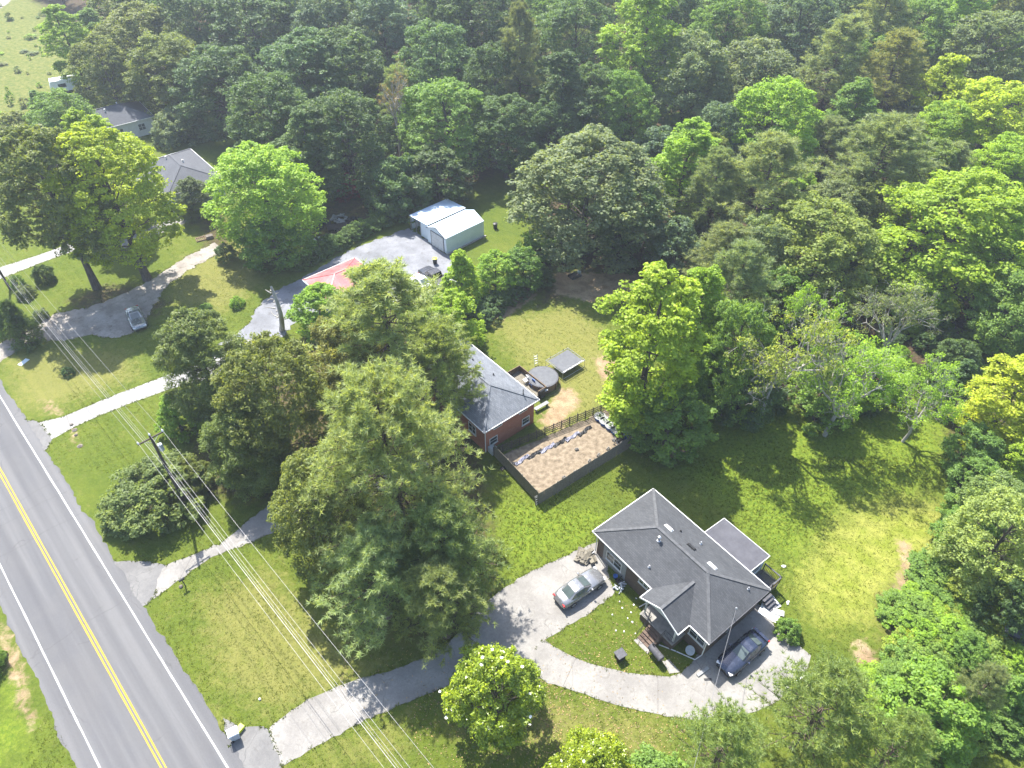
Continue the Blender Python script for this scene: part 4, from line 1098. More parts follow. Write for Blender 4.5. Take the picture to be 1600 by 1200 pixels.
for k in range(26):
    for s in (-1,1):
        x = -tl/2+.2+(tl-.4)*k/25; b.tube([(x,s*(tw/2-.19),th_-.02),(x,s*tw/2,th_)], .008, 3)
        y = -tw/2+.2+(tw-.4)*k/25; b.tube([(s*(tl/2-.19),y,th_-.02),(s*tl/2,y,th_)], .008, 3)
o = b.build('springs', M['galv'], TR); o['kind'] = 'stuff'
for sx in (-1,1):
    for sy in (-1,1):
        b = MB(); b.tube([(sx*tl/2,sy*tw/2,th_),(sx*tl/2,sy*tw/2,.0)], .025, 6); b.build('leg', M['galv'], TR)
        b = MB(); b.tube([(sx*tl/2,sy*tw*.3,th_),(sx*tl/2,sy*tw*.3,th_+.14)], .04, 6); b.build('pad_post', M['dark_metal'], TR)
    b = MB(); b.tube([(sx*tl/2,-tw/2,.03),(sx*tl/2,tw/2,.03)], .025, 6); b.build('foot_rail', M['galv'], TR)
# bench and grill by the red brick house
BN = empty('bench', (*(3.24,55.11,0.40)[:2],0), R(38)); tag(BN, 'pale wooden bench on bare soil by the red brick house corner', 'bench')
for y_ in (-.15,.0,.15):
    b = MB(); b.box(-.95,.95,y_-.065,y_+.065,.42,.46); b.build('slat', M['panel_grey'], BN)
for x_ in (-.75,.75):
    b = MB(); b.box(x_-.04,x_+.04,-.18,.18,-.02,.418); b.build('leg', M['wood_grey'], BN)
GR = empty('grill', (*(3.29,56.82,0.50)[:2],0), R(40)); tag(GR, 'dark covered grill with side shelf beside the deck', 'grill')
b = MB(); b.box(-.35,.35,-.25,.25,.2,.85); b.build('cabinet', M['black'], GR)
b = MB(); b.tube([(-.36,0,.95),(.36,0,.95)], .27, 14); b.build('lid', M['dark_metal'], GR)
b = MB(); b.box(.37,.8,-.24,.24,.82,.85); b.build('side_shelf', M['grey_plastic'], GR)
for x_ in (-.3,.3):
    b = MB(); b.tube([(x_,-.2,.1),(x_,.2,.1)], .1, 10); b.build('wheel', M['tyre'], GR)

# ------------------------------------------------------------------ front yard of the near house
SM = empty('smoker', (*(11.63,26.68,0.75)[:2],0), R(-57)); tag(SM, 'black barrel smoker on legs on the front walk', 'smoker')
b = MB(); b.tube([(-.72,0,.78),(-.66,0,.78),(.66,0,.78),(.72,0,.78)], [.2,.29,.29,.2], 18); b.build('barrel', M['dark_metal'], SM)
b = MB(); b.tube([(-.68,.0,.8),(.68,0,.8)], .298, 18); b.build('lid', M['deck'], SM)
for x_ in (-.5,.5):
    for y_ in (-.2,.2):
        b = MB(); b.bar((x_,y_,.6),(x_,y_*1.4,.03),.04,.04); b.build('leg', M['dark_metal'], SM)
b = MB(); b.tube([(-.55,.1,1.02),(-.55,.1,1.4)], .06, 8); b.build('chimney', M['dark_metal'], SM)
FT = empty('utility_box', (*(8.76,26.61,0.00)[:2],0), R(30)); tag(FT, 'dark grey square-topped metal stand on the front lawn', 'stand')
b = MB(); b.box(-.42,.42,-.38,.38,.72,.78); b.build('top', M['deck'], FT, bevel=.01)
b = MB(); b.box(-.33,.33,-.3,.3,-.03,.718); b.build('body', M['black'], FT)
DI = empty('satellite_dish', hw(12.1,-.1), HA); tag(DI, 'pale round satellite dish on a short pole below the front window', 'satellite dish')
b = MB(); b.tube([(0,0,-.03),(0,0,.5)], .03, 6); b.build('post', M['galv'], DI)
b = MB(); b.lathe([(.02,0),(.2,.03),(.36,.10),(.40,.13),(.36,.12),(.2,.05),(.02,.02)], 20); o = b.build('dish', M['grey_plastic'], DI, smooth=True); o.location = (0,-.05,.52); o.rotation_euler = (R(38),0,0)
b = MB(); b.tube([(0,-.1,.5),(0,-.42,.78)], .015, 5); b.build('feed_arm', M['galv'], DI)
# toys and pots below the double window
b = MB(); b.lathe([(.16,0),(.2,.3),(.22,.32),(.19,.32),(.17,.25)], 14); tag(b.build('bucket', M['blue'], None, loc=hw(3.3,-.05,.0)), 'blue bucket below the double window', 'bucket')
heap('yard_clutter', hw(4.3,-.35,0), .55, .4, 16, M['grey_plastic'], 'grey heap of yard clutter below the double window', 'junk', 9, .4)
heap('black_bags', hw(3.9,.0,0), .4, .4, 12, M['black'], 'black clutter against the wall below the double window', 'junk', 10, .4)
# planks and branches at the house corner
heap('timber_pile', hw(.2,-.75,.014), .8, .3, 26, M['wood_grey'], 'untidy pile of planks and sticks at the house corner behind the silver car', 'wood pile', 11, .8)
# litter on the lawn
r = random.Random(77)
spots = [(10.79,31.95,0.00),(11.30,32.07,0.00),(10.49,31.34,0.00),(10.18,30.62,0.00),(10.98,30.44,0.00),(8.70,28.99,0.00),(9.84,30.09,0.00),(9.46,31.04,0.00),(10.32,28.71,0.00),(9.38,28.88,0.00),(10.18,29.74,0.00),(9.31,31.64,0.00),(11.60,31.40,0.00),(8.58,30.44,0.00)]
for k, c in enumerate(spots):
    b = MB(); n = 6; rr = [r.uniform(.04,.10) for _ in range(n)]
    vs = [(rr[i]*math.cos(i*6.283/n), rr[i]*math.sin(i*6.283/n), r.uniform(.005,.05)) for i in range(n)] + [(0,0,r.uniform(.02,.08))]
    b.add(vs + [(x,y,0) for x,y,z in vs[:n]], [(i,(i+1)%n,n) for i in range(n)] + [(n+1+i,n+1+(i+1)%n,(i+1)%n,i) for i in range(n)])
    tag(b.build('paper_scrap', M['paper'], None, loc=(c[0],c[1],.01), rz=r.uniform(0,6)), 'crumpled white paper scrap on the front lawn', 'litter', 'paper scraps on the front lawn')
# white boards and scraps behind the house
for k, (x, y, lx, ly, a) in enumerate([(13.9,7.9,1.7,1.1,.3),(13.5,8.9,1.1,.9,-.2),(14.35,8.55,.9,.5,.6)]):
    b = MB(); b.obox((0,0,.05+.03*k),(lx,ly,.035),0,R(2),R(3)); o = b.build('white_board', M['white'], None, loc=hw(x,y,.02), rz=HA+a)
    tag(o, ['large white board lying on the ground behind the navy car','white board lying nearest the deck steps','small white board lying beside a larger white one'][k], 'board')
b = MB(); b.obox((0,0,.06),(2.9,.22,.12)); tag(b.build('white_beam', M['white'], None, loc=hw(L+.75,4.2,.022), rz=HA+R(90)), 'long white beam lying on concrete along the end wall', 'beam')
b = MB(); b.obox((0,0,.06),(1.2,.25,.1)); tag(b.build('white_beam', M['panel_grey'], None, loc=hw(L+.55,-.5,.022), rz=HA+R(85)), 'short grey beam lying at the front corner by the navy car', 'beam')
b = MB(); b.obox((0,0,.05),(2.2,.14,.1)); tag(b.build('white_kerb', M['white'], None, loc=(*(22.46,24.61,0.00)[:2],.022), rz=R(30)), 'white timber edging the concrete pad near the pines', 'edging')
for k, c in enumerate([(24.46,35.13,0.00), (23.85,31.52,0.00), (38.51,34.02,0.00)]):
    rr_ = random.Random(k+40); b = MB(); b.lathe([(.03,0),(.12,.02),(.13,.07),(.06,.12),(.01,.14)], 8); b.v = [(x*1.7+rr_.uniform(-.05,.05), y*.8+rr_.uniform(-.05,.05), max(0,z+rr_.uniform(-.02,.03))) for x,y,z in b.v]; tag(b.build('white_bag', M['paper'], None, loc=(c[0],c[1],.0), rz=k), ['white plastic bag on the grass behind the deck','white plastic bag on the grass beside the white boards','white plastic bag at the edge of the shrubs'][k], 'bag')
b = MB(); b.box(-.3,.3,-.1,.1,0,.02); tag(b.build('drain_grate', M['dark_metal'], None, loc=(*(15.59,24.82,0.00)[:2],.022), rz=R(3)), 'small dark drain grate in the curved drive', 'grate')

# roadside things
TC = empty('refuse_bin', (*(-20.73,20.45,0.00)[:2],.008), R(120)); tag(TC, 'grey-blue wheeled refuse bin at the road end of the drive', 'bin')
b = MB(); b.add([(x*s_,y*s_,z) for z,s_ in ((.08,.82),(1.0,1.0)) for x,y in ((-.33,-.36),(.33,-.36),(.33,.36),(-.33,.36))], [(3,2,1,0),(4,5,6,7),(0,1,5,4),(1,2,6,5),(2,3,7,6),(3,0,4,7)]); b.build('body', M['grey_plastic'], TC, bevel=.03)
b = MB(); b.add([(-.36,-.4,1.005),(.36,-.4,1.005),(.36,.42,1.005),(-.36,.42,1.005),(-.3,-.33,1.09),(.3,-.33,1.09),(.3,.33,1.11),(-.3,.33,1.11)], [(3,2,1,0),(4,5,6,7),(0,1,5,4),(1,2,6,5),(2,3,7,6),(3,0,4,7)]); b.build('lid', M['white_plastic'], TC, bevel=.02)
b = MB(); b.tube([(-.3,.47,1.0),(.3,.47,1.0)], .02, 6); b.build('handle', M['black'], TC)
for x_ in (-.3,.3):
    b = MB(); b.tube([(x_-.03,.3,.13),(x_+.03,.3,.13)], .13, 12); b.build('wheel', M['tyre'], TC)
b = MB(); b.box(-.28,.28,-.18,.18,0,.3); b.box(-.3,.3,-.2,.2,.302,.34)
tag(b.build('recycling_crate', M['yellow_lid'], None, loc=(*(-20.54,21.00,0.00)[:2],.008), rz=R(60)), 'low yellow-green crate beside the refuse bin', 'crate')
MX = empty('mailbox', (*(-28.75,33.13,0.00)[:2],0), R(45)); tag(MX, 'dark mailbox on a thin post at the lawn corner', 'mailbox')
b = MB(); b.box(-.04,.04,-.04,.04,-.05,1.0); b.build('post', M['wood_pole'], MX)
b = MB(); b.tube([(-.25,0,1.1),(.25,0,1.1)], .11, 10); b.build('box', M['dark_metal'], MX)
b = MB(); b.lathe([(.18,0),(.17,.12),(.08,.2)], 9); tag(b.build('field_stone', M['stone'], None, loc=(*(-29.13,33.07,0.00)[:2],0)), 'dark rounded stone in the lawn beside the mailbox', 'stone')
b = MB(); b.lathe([(.08,0),(.09,.12),(.03,.16)], 8); tag(b.build('white_marker', M['white_plastic'], None, loc=(*(-19.67,23.26,0.00)[:2],0)), 'small white marker cap in the lawn near the drive', 'marker')
for k, c in enumerate([(-46.86,51.84,0.00), (-46.39,51.10,0.00), (-45.30,49.55,0.00), (-47.54,52.59,0.00)]):
    rr = random.Random(k); b = MB(); b.lathe([(.08,0),(.18+rr.random()*.12,.06),(.15,.14),(.05,.19)], 8); tag(b.build('culvert_stone', M['stone'], None, loc=(c[0],c[1],-.02), rz=k), 'rough stone in the small ditch beside the pale neighbour drive', 'stone', 'ditch stones beside the pale drive')

# far yard things
def bin_(loc, label, m, lid):
    o = empty('black_bin', loc, R(20)); tag(o, label, 'bin')
    b = MB(); b.lathe([(.26,0),(.28,.03),(.32,.8),(.33,.84)], 16); b.build('body', m, o)
    b = MB(); b.lathe([(.35,.842),(.35,.88),(.2,.93),(.05,.95)], 16); b.build('lid', lid, o)
bin_((*(-2.48,92.64,0.00)[:2],0), 'black dustbin alone on the grass right of the pale metal garage', M['black'], M['dark_metal'])
bin_((*(-10.71,83.38,0.00)[:2],.011), 'black bin with pale lid on the gravel behind the pickup', M['black'], M['yellow_lid'])
def chair(loc, rz, label):
    o = empty('garden_chair', loc, rz); tag(o, label, 'chair', 'white chairs in the open shed')
    b = MB(); b.box(-.25,.25,-.24,.24,.42,.45); b.build('seat', M['white_plastic'], o)
    b = MB(); b.obox((0,.25,.7),(.5,.03,.5),0,R(-12)); b.build('backrest', M['white_plastic'], o)
    for x_ in (-.22,.22):
        for y_ in (-.2,.2):
            b = MB(); b.box(x_-.02,x_+.02,y_-.02,y_+.02,0,.418); b.build('leg', M['white_plastic'], o)
        b = MB(); b.box(x_-.03,x_+.03,-.2,.25,.62,.65); b.build('armrest', M['white_plastic'], o)
chair((*(-14.33,93.00,0.00)[:2],.0), R(200), 'white plastic garden chair at the open shed front')
chair((*(-13.90,93.55,0.00)[:2],.0), R(150), 'white plastic garden chair at the open shed front')
heap('shed_clutter', (*(-13.07,91.75,0.00)[:2],0), .7, .7, 20, M['black'], 'dark clutter at the corner between shed and garage', 'junk', 13, .5)
def trailer(loc, rz, label, boards):
    o = empty('utility_trailer', loc, rz); tag(o, label, 'trailer')
    b = MB()
    for y_ in (-.75,.75): b.box(-1.5,1.5,y_-.04,y_+.04,.4,.5)
    for k in range(6): b.box(-1.5+k*.59,-1.45+k*.59,-.71,.71,.4,.48)
    b.bar((1.5,-.7,.45),(2.5,0,.42),.07,.07); b.bar((1.5,.7,.45),(2.5,0,.42),.07,.07)
    b.build('frame', M['dark_metal'], o)
    for y_ in (-.9,.9): make_wheel(-.2, y_, o, .3, .18)
    for k in range(7):
        b = MB(); b.box(-1.45+k*.41,-1.45+k*.41+.39,-.7,.7,.502,.54); b.build('bed_board', boards if k in (1,3) else M['black'], o)
trailer((*(-27.67,88.96,0.00)[:2],0), R(35), 'dark flat trailer with two white boards by the hedge', M['white'])
trailer((*(-25.88,92.46,0.00)[:2],0), R(20), 'dark empty flat trailer further along the hedge', M['black'])
heap('scrap_heap', (*(-23.74,93.91,0.00)[:2],0), 1.5, .8, 40, M['black'], 'dark scrap heap behind the hedge by the gravel yard', 'junk', 15, .7)
heap('scrap_heap', (*(-29.05,93.55,0.00)[:2],0), 1.6, 1.1, 40, M['black'], 'taller dark scrap heap under the bright shade tree', 'junk', 16, .8)
heap('pallet_pile', (*(-26.17,95.21,0.00)[:2],0), 1.2, .5, 24, M['panel_grey'], 'pale pile of broken pallets on the shaded grass', 'wood pile', 17, .8)
b = MB(); 
for y_ in (-.5,.5): b.box(-.7,.7,y_-.06,y_+.06,.0,.12)
for k in range(6): b.box(-.7+k*.25,-.58+k*.25,-.6,.6,.122,.16)
tag(b.build('wood_pallet', M['wood_brown'], None, loc=(*(-45.35,89.65,0.00)[:2],.011), rz=R(30)), 'brown wooden pallet on the gravel drive end', 'pallet')
b = MB(); b.box(-.5,.5,-.4,.4,0,.35); b.box(-.45,.45,-.35,.35,.352,.45); tag(b.build('stone_planter', M['stone'], None, loc=(*(-44.15,89.99,0.00)[:2],.011), rz=R(30)), 'low stone planter box next to the wooden pallet', 'planter')
b = MB(); b.lathe([(.25,0),(.27,.3),(.15,.42)], 10); tag(b.build('grey_tub', M['lightblue'], None, loc=(*(9.21,81.05,0.00)[:2],0)), 'pale blue tub in the shade of the big round oak', 'tub')
b = MB(); b.box(-.8,.8,-.5,.5,.02,.1); b.box(-.8,.8,-.5,-.44,.102,.35); b.box(-.8,.8,.44,.5,.102,.35); tag(b.build('garden_cart', M['dark_metal'], None, loc=(*(8.55,80.29,0.00)[:2],0), rz=R(35)), 'dark low garden cart in the shade of the big round oak', 'cart')
b = MB(); b.box(-.6,.6,-.3,.3,0,.03); tag(b.build('blue_board', M['lightblue'], None, loc=(*(-57.79,62.75,0.00)[:2],.0), rz=R(70)), 'pale blue board lying on the grass beside the dark conifer', 'board')

# ------------------------------------------------------------------ power line
WD = Vector((ru.x, ru.y, 0)); WN = Vector((rn.x, rn.y, 0))
PB = Vector((*(-31.27,41.42,0.00)[:2],0)); PH = 10.6
def utility_pole(base, h, label, trans=True):
    o = empty('utility_pole', base, math.atan2(WN.y, WN.x)); tag(o, label, 'utility pole')
    b = MB(); b.tube([(0,0,-.3),(0,0,h*.5),(0,0,h)], [.17,.14,.11], 10); b.build('pole', M['wood_pole'], o)
    b = MB(); b.box(-1.15,1.15,.1,.2,h-.55,h-.43); b.build('crossarm', M['wood_pole'], o)
    for x_ in (-1.08,1.08):
        b = MB(); b.lathe([(.03,0),(.08,.04),(.05,.08),(.09,.12),(.06,.2),(.04,.24)], 10, (x_,.15,h-.43)); b.build('insulator', M['white_plastic'], o)
    b = MB(); b.lathe([(.03,0),(.08,.04),(.05,.08),(.09,.12),(.04,.24)], 10, (0,0,h)); b.build('insulator', M['white_plastic'], o)
    b = MB(); b.bar((-.7,.16,h-.5),(0,.12,h-1.1),.04,.02); b.bar((.7,.16,h-.5),(0,.12,h-1.1),.04,.02); b.build('brace', M['galv'], o)
    if trans:
        b = MB(); b.lathe([(.05,-.02),(.2,0),(.22,.05),(.22,.7),(.2,.76),(.05,.8)], 16, (.36,.0,h-2.2)); b.build('transformer', M['grey_plastic'], o)
        b = MB(); b.bar((.1,0,h-1.6),(.2,0,h-1.6),.1,.1); b.tube([(.36,0,h-1.4),(.36,0,h-1.1)], .03, 6); b.build('bushing', M['wood_brown'], o)
    return o
utility_pole(PB, PH, 'wooden utility pole with crossarm and transformer rising from the big roadside shrub')
P2 = PB + WD*50; P3 = PB - WD*46
utility_pole(Vector((*(-66.85,77.35,0.00)[:2],0)), PH, 'wooden utility pole beside the far pale drive', False)
P2 = Vector((*(-66.85,77.35,0.00)[:2],0))
utility_pole(P3, PH, 'wooden utility pole by the road near the lower drive', False)
P4 = Vector((9.74,12.27,9.00)); P4.z = 0
sp_ = empty('service_pole', P4); tag(sp_, 'short wooden service pole carrying the cable to the brown brick house', 'utility pole')
b = MB(); b.tube([(0,0,-.3),(0,0,9)], [.14,.1], 9); b.build('pole', M['wood_pole'], sp_)
b = MB(); b.lathe([(.04,0),(.09,.05),(.05,.14)], 8, (0,0,9)); b.build('insulator', M['white_plastic'], sp_)
lines = [(-1.08, PH-.2, .009, 'wire', 'outer bare power wire on the road side of the crossarm', .9),
         (0, PH+.22, .009, 'wire', 'bare power wire over the pole top', .9),
         (1.08, PH-.2, .009, 'wire', 'outer bare power wire on the house side of the crossarm', .9),
         (-.16, PH-2.6, .009, 'wire', 'neutral wire below the crossarm on the road side', .8),
         (-.2, PH-3.5, .019, 'wire', 'thick grey cable bundle low on the poles', .8),
         (.2, PH-3.9, .009, 'wire', 'thinner low cable beside the thick bundle', .9)]
for o_, z_, rad, m_, lab, sag in lines:
    for a, c in ((P3, PB), (PB, P2)):
        b = MB(); n = 26; pts = []
        for i in range(n+1):
            s = i/n; p = a.lerp(c, s); pts.append((p.x+WN.x*o_, p.y+WN.y*o_, z_-sag*4*s*(1-s)))
        b.tube(pts, rad, 5)
        tag(b.build('power_line', M[m_], None), lab + (' towards the lower drive' if a is P3 else ' towards the far pole'), 'wire', 'overhead lines along the road')
# service drop to the near house
b = MB(); A_ = Vector(hw(L-.33,3.2,ZE+1.3)); C_ = P4 + Vector((0,0,8.8)); pts = []
for i in range(21):
    s = i/20; p = A_.lerp(C_, s); pts.append((p.x,p.y,p.z-.6*4*s*(1-s)))
b.tube(pts, .014, 5); tag(b.build('service_cable', M['wire'], None), 'grey service cable from the house mast out to the roadside pole', 'cable')

# ------------------------------------------------------------------ trees
def unit(v): return v/np.maximum(np.linalg.norm(v, axis=-1, keepdims=True), 1e-9)

def leaf_mesh(name, P_, N_, L_, W_, var, mat, rng, T_=None):
    """one folded diamond per leaf"""
    n = len(P_)
    t_ = rng.normal(size=(n,3)) if T_ is None else T_
    t_ = unit(t_ - (t_*N_).sum(1, keepdims=True)*N_)
    b_ = np.cross(N_, t_)
    L_ = np.broadcast_to(np.asarray(L_), (n,))[:,None]; W_ = np.broadcast_to(np.asarray(W_), (n,))[:,None]
    V = np.empty((n,4,3))
    V[:,0] = P_ - t_*L_*.5; V[:,2] = P_ + t_*L_*.5 - N_*L_*.12
    V[:,1] = P_ + b_*W_*.5 + N_*W_*.14 - t_*L_*.06; V[:,3] = P_ - b_*W_*.5 + N_*W_*.14 - t_*L_*.06
    F = np.arange(n*4).reshape(n,4)
    me = np_mesh(name, V.reshape(-1,3), F, [mat])
    a = me.attributes.new('var', 'FLOAT', 'POINT'); a.data.foreach_set('value', np.repeat(np.clip(var,0,1), 4).astype(np.float32))
    return me

def needle_mesh(name, P_, D_, L_, W_, var, mat, rng):
    n = len(P_)
    s_ = unit(np.cross(D_, rng.normal(size=(n,3))))
    L_ = np.asarray(L_)[:,None]; W_ = np.broadcast_to(np.asarray(W_), (n,))[:,None]
    V = np.empty((n,3,3))
    V[:,0] = P_ - s_*W_*.5; V[:,1] = P_ + s_*W_*.5; V[:,2] = P_ + D_*L_
    me = np_mesh(name, V.reshape(-1,3), np.arange(n*3).reshape(n,3), [mat])
    a = me.attributes.new('var', 'FLOAT', 'POINT'); a.data.foreach_set('value', np.repeat(np.clip(var,0,1), 3).astype(np.float32))
    return me

def wood_mesh(name, limbs, mat):
    """limbs: list of (points, radii, sides)"""
    b = MB()
    for pts, rad, n in limbs: b.tube(pts, rad, n, cap=False)
    me = bpy.data.meshes.new(name); me.from_pydata(b.v, [], b.f); me.materials.append(mat)
    me.polygons.foreach_set('use_smooth', [True]*len(me.polygons)); me.update()
    return me

def bend(a, b, rng, k=4, sag=.12, up=0):
    a = np.array(a, float); b = np.array(b, float); L_ = np.linalg.norm(b-a); out = []
    off = rng.normal(size=3)*sag*L_*.5
    for i in range(k+1):
        s = i/k; p = a+(b-a)*s + off*math.sin(math.pi*s); p[2] += up*L_*math.sin(math.pi*s*.9)
        out.append(tuple(p))
    return out

def clump_leaves(cc, cr, per, leaf, lw, rng, flat=.8, cvar=None):
    """leaves round many small clump centres cc (n,3) with radii cr (n,)"""
    n = len(cc)
    c = np.repeat(cc, per, 0); r_ = np.repeat(cr, per)
    d = unit(rng.normal(size=(len(c),3)))
    d[:,2] = np.where(d[:,2] < -.25, -d[:,2]*.6, d[:,2])
    rad = r_*(.45+.6*rng.random(len(c))**.6)
    p = c + d*rad[:,None]*np.array([1,1,flat])
    nn = unit(d*.75 + np.array([0,0,.45]) + rng.normal(size=d.shape)*.42)
    cv = np.repeat(rng.random(n) if cvar is None else cvar, per)
    var = .45*cv + .55*rng.random(len(c))
    L_ = leaf*(.7+.6*rng.random(len(c)))
    return p, nn, L_, L_*lw, var

def envelope(shape, t):
    if shape == 'round': return np.sqrt(np.clip(1-((t-.40)/.63)**2, 0, 1))
    if shape == 'cone':  return np.clip((1-t)**.75*np.minimum(1, t*5+.45), 0, 1)
    if shape == 'oval':  return np.clip(np.sin(np.pi*(.14+.83*t)), 0, 1)**.75
    if shape == 'flat':  return np.sqrt(np.clip(1-((t-.25)/.78)**2, 0, 1))
    return np.ones_like(t)

PROTO = {}
def broad(key, seed, h, r, base=.25, shape='round', nl=26, sub=13, per=34, leaf=.30, lw=.62, lobe=(.26,.38), mat='leaf', bark_='bark', flat=.8, shell=4.0, squash=1.0, irreg=0):
    rng = np.random.default_rng(seed)
    zb = base*h
    limbs = []
    lean = rng.normal(size=2)*.02*h
    top = (lean[0], lean[1], h*.86)
    rt = .016*h+.07
    trunk = bend((0,0,-.2), top, rng, 6, .03)
    limbs.append((trunk, [rt*1.35]+[rt*(1-.82*i/6) for i in range(1,7)], 8))
    C_, CR, CV = [], [], []
    for i in range(nl):
        t_ = ((i+.5)/nl)**.9
        t_ = min(.97, max(.02, t_ + rng.normal()*.04))
        az = i*2.39996 + rng.normal()*.35
        e = float(envelope(shape, np.array(t_)))
        if irreg: e *= rng.uniform(1-irreg, 1.12)
        lr = r*rng.uniform(*lobe)*(.62+.45*e)
        rr = max(0, r*e-lr*.55)*(rng.uniform(.78,1.0) if rng.random() < .8 else rng.uniform(.2,.6))
        z_ = zb + t_*(h-zb) - lr*.45
        lc = np.array([lean[0]*z_/h + rr*math.cos(az), lean[1]*z_/h + rr*math.sin(az)*squash, max(z_, lr*.5)])
        outw = np.array([math.cos(az), math.sin(az), .65])
        d = unit(rng.normal(size=(sub,3)) + outw*.75)
        rad = lr*(.5+.5*rng.random(sub))
        cc = lc + d*rad[:,None]*np.array([1,1,.78])
        C_.append(cc); CR.append(lr*rng.uniform(.22,.36,sub)); CV.append(np.clip(rng.random()*.5+rng.random(sub)*.5,0,1))
        # limb from trunk to the lobe
        s = max(.25*base+.12, min(.93, (z_-.55*rr)/h*1.08))
        q = s*6/.86*.86; k = int(min(5, max(0, s*6))); f_ = min(1, max(0, s*6-k))
        a_ = np.array(trunk[k])*(1-f_)+np.array(trunk[k+1])*f_
        lb = bend(a_, lc, rng, 4, .12, .06)
        r0 = rt*(.15+.2*rng.random())*(1-.5*s)
        limbs.append((lb, [r0, r0*.8, r0*.6, r0*.42, r0*.22], 5))
        for m_ in range(min(3, sub)):
            limbs.append((bend(lb[3], cc[m_], rng, 2, .1), [r0*.4, r0*.28, r0*.12], 3))
    ns = int(nl*shell)
    ph = rng.random(6)*6.28
    for i in range(ns):
        t_ = rng.random()**.8; az = rng.random()*6.28; e = float(envelope(shape, np.array(t_)))
        bump_ = .82 + .09*math.sin(3*az+ph[0]+4*t_) + .07*math.sin(5*az+ph[1]-7*t_) + .06*math.sin(9*t_+ph[2]+2*az)
        rr = r*e*bump_*(1-.45*irreg); z_ = zb + t_*(h-zb)*.97
        C_.append(np.array([[lean[0]*z_/h + rr*math.cos(az), lean[1]*z_/h + rr*math.sin(az), max(.25, z_-.03*h)]]))
        CR.append(np.array([r*rng.uniform(.07,.12)+.12])); CV.append(np.array([rng.random()]))
    C_ = np.concatenate(C_); CR = np.concatenate(CR); CV = np.concatenate(CV)
    p, n_, L_, W_, var = clump_leaves(C_, CR, per, leaf, lw, rng, flat, CV)
    PROTO[key] = dict(h=h, r=r, trunk=wood_mesh(key+'_trunk', limbs, M[bark_]), crown=leaf_mesh(key+'_crown', p, n_, L_, W_, var, M[mat], rng), tips=C_)

def pine(key, seed, h, r, base=.35, nb=46, twig=7, tuft=4, needles=9, ln=.42, wd=.045, top='round', bark_='bark_pine', gap=0):
    rng = np.random.default_rng(seed)
    limbs = []; lean = rng.normal(size=2)*.012*h
    trunk = bend((0,0,-.2), (lean[0],lean[1],h*.98), rng, 8, .015)
    rt = .011*h+.07
    limbs.append((trunk, [rt*1.25]+[rt*(1-.9*i/8) for i in range(1,9)], 8))
    P_, A_ = [], []
    for i in range(nb):
        t_ = ((i+rng.random())/nb)**.85
        z_ = base*h + t_*(h*.97-base*h)
        e = (1-t_)**(.36 if top == 'dome' else .5)*min(1, .5+t_*3) if top != 'cone' else (1-t_)**.9*min(1,.6+t_*3)
        ln_b = r*(e*rng.uniform(.72,1.08)+.06)
        az = i*2.39996+rng.normal()*.3
        el = -.15 + .75*t_ + rng.normal()*.12
        a_ = np.array([lean[0]*z_/h, lean[1]*z_/h, z_])
        b_ = a_ + ln_b*np.array([math.cos(az)*math.cos(el), math.sin(az)*math.cos(el), math.sin(el)])
        lb = bend(a_, b_, rng, 4, .08, -.10)
        r0 = rt*.28*(1-.6*t_)+.012
        limbs.append((lb, [r0, r0*.8, r0*.62, r0*.45, r0*.25], 4))
        lbn = np.array(lb)
        for j in range(twig):
            s = .32+.68*(j+rng.random())/twig
            k = min(3, int(s*4)); f_ = s*4-k
            c = lbn[k]*(1-f_)+lbn[min(4,k+1)]*f_
            dirb = unit(b_-a_)
            d = unit(dirb*.7 + rng.normal(size=3)*.75 + np.array([0,0,.35]))
            tl = ln_b*(.16+.22*rng.random())*(1.15-.5*s)+.18
            e_ = c + d*tl
            if j % 2 == 0: limbs.append(([tuple(c), tuple(e_)], [r0*.3, r0*.1], 3))
            for m_ in range(tuft):
                q = c+(e_-c)*((m_+1)/tuft) + rng.normal(size=3)*.13
                P_.append(q); A_.append(unit(d*.6+np.array([0,0,.6])+rng.normal(size=3)*.25))
    P_ = np.array(P_); A_ = np.array(A_)
    n = len(P_); tv = rng.random(n)
    p = np.repeat(P_, needles, 0); ax = np.repeat(A_, needles, 0)
    d = unit(ax*.75 + unit(rng.normal(size=p.shape))*.9)
    var = .5*np.repeat(tv, needles) + .5*rng.random(len(p))
    me = needle_mesh(key+'_crown', p + d*.03, d, ln*(.7+.55*rng.random(len(p))), wd*(.8+.5*rng.random(len(p))), var, M['needle'], rng)
    PROTO[key] = dict(h=h, r=r, trunk=wood_mesh(key+'_trunk', limbs, M[bark_]), crown=me, tips=P_)

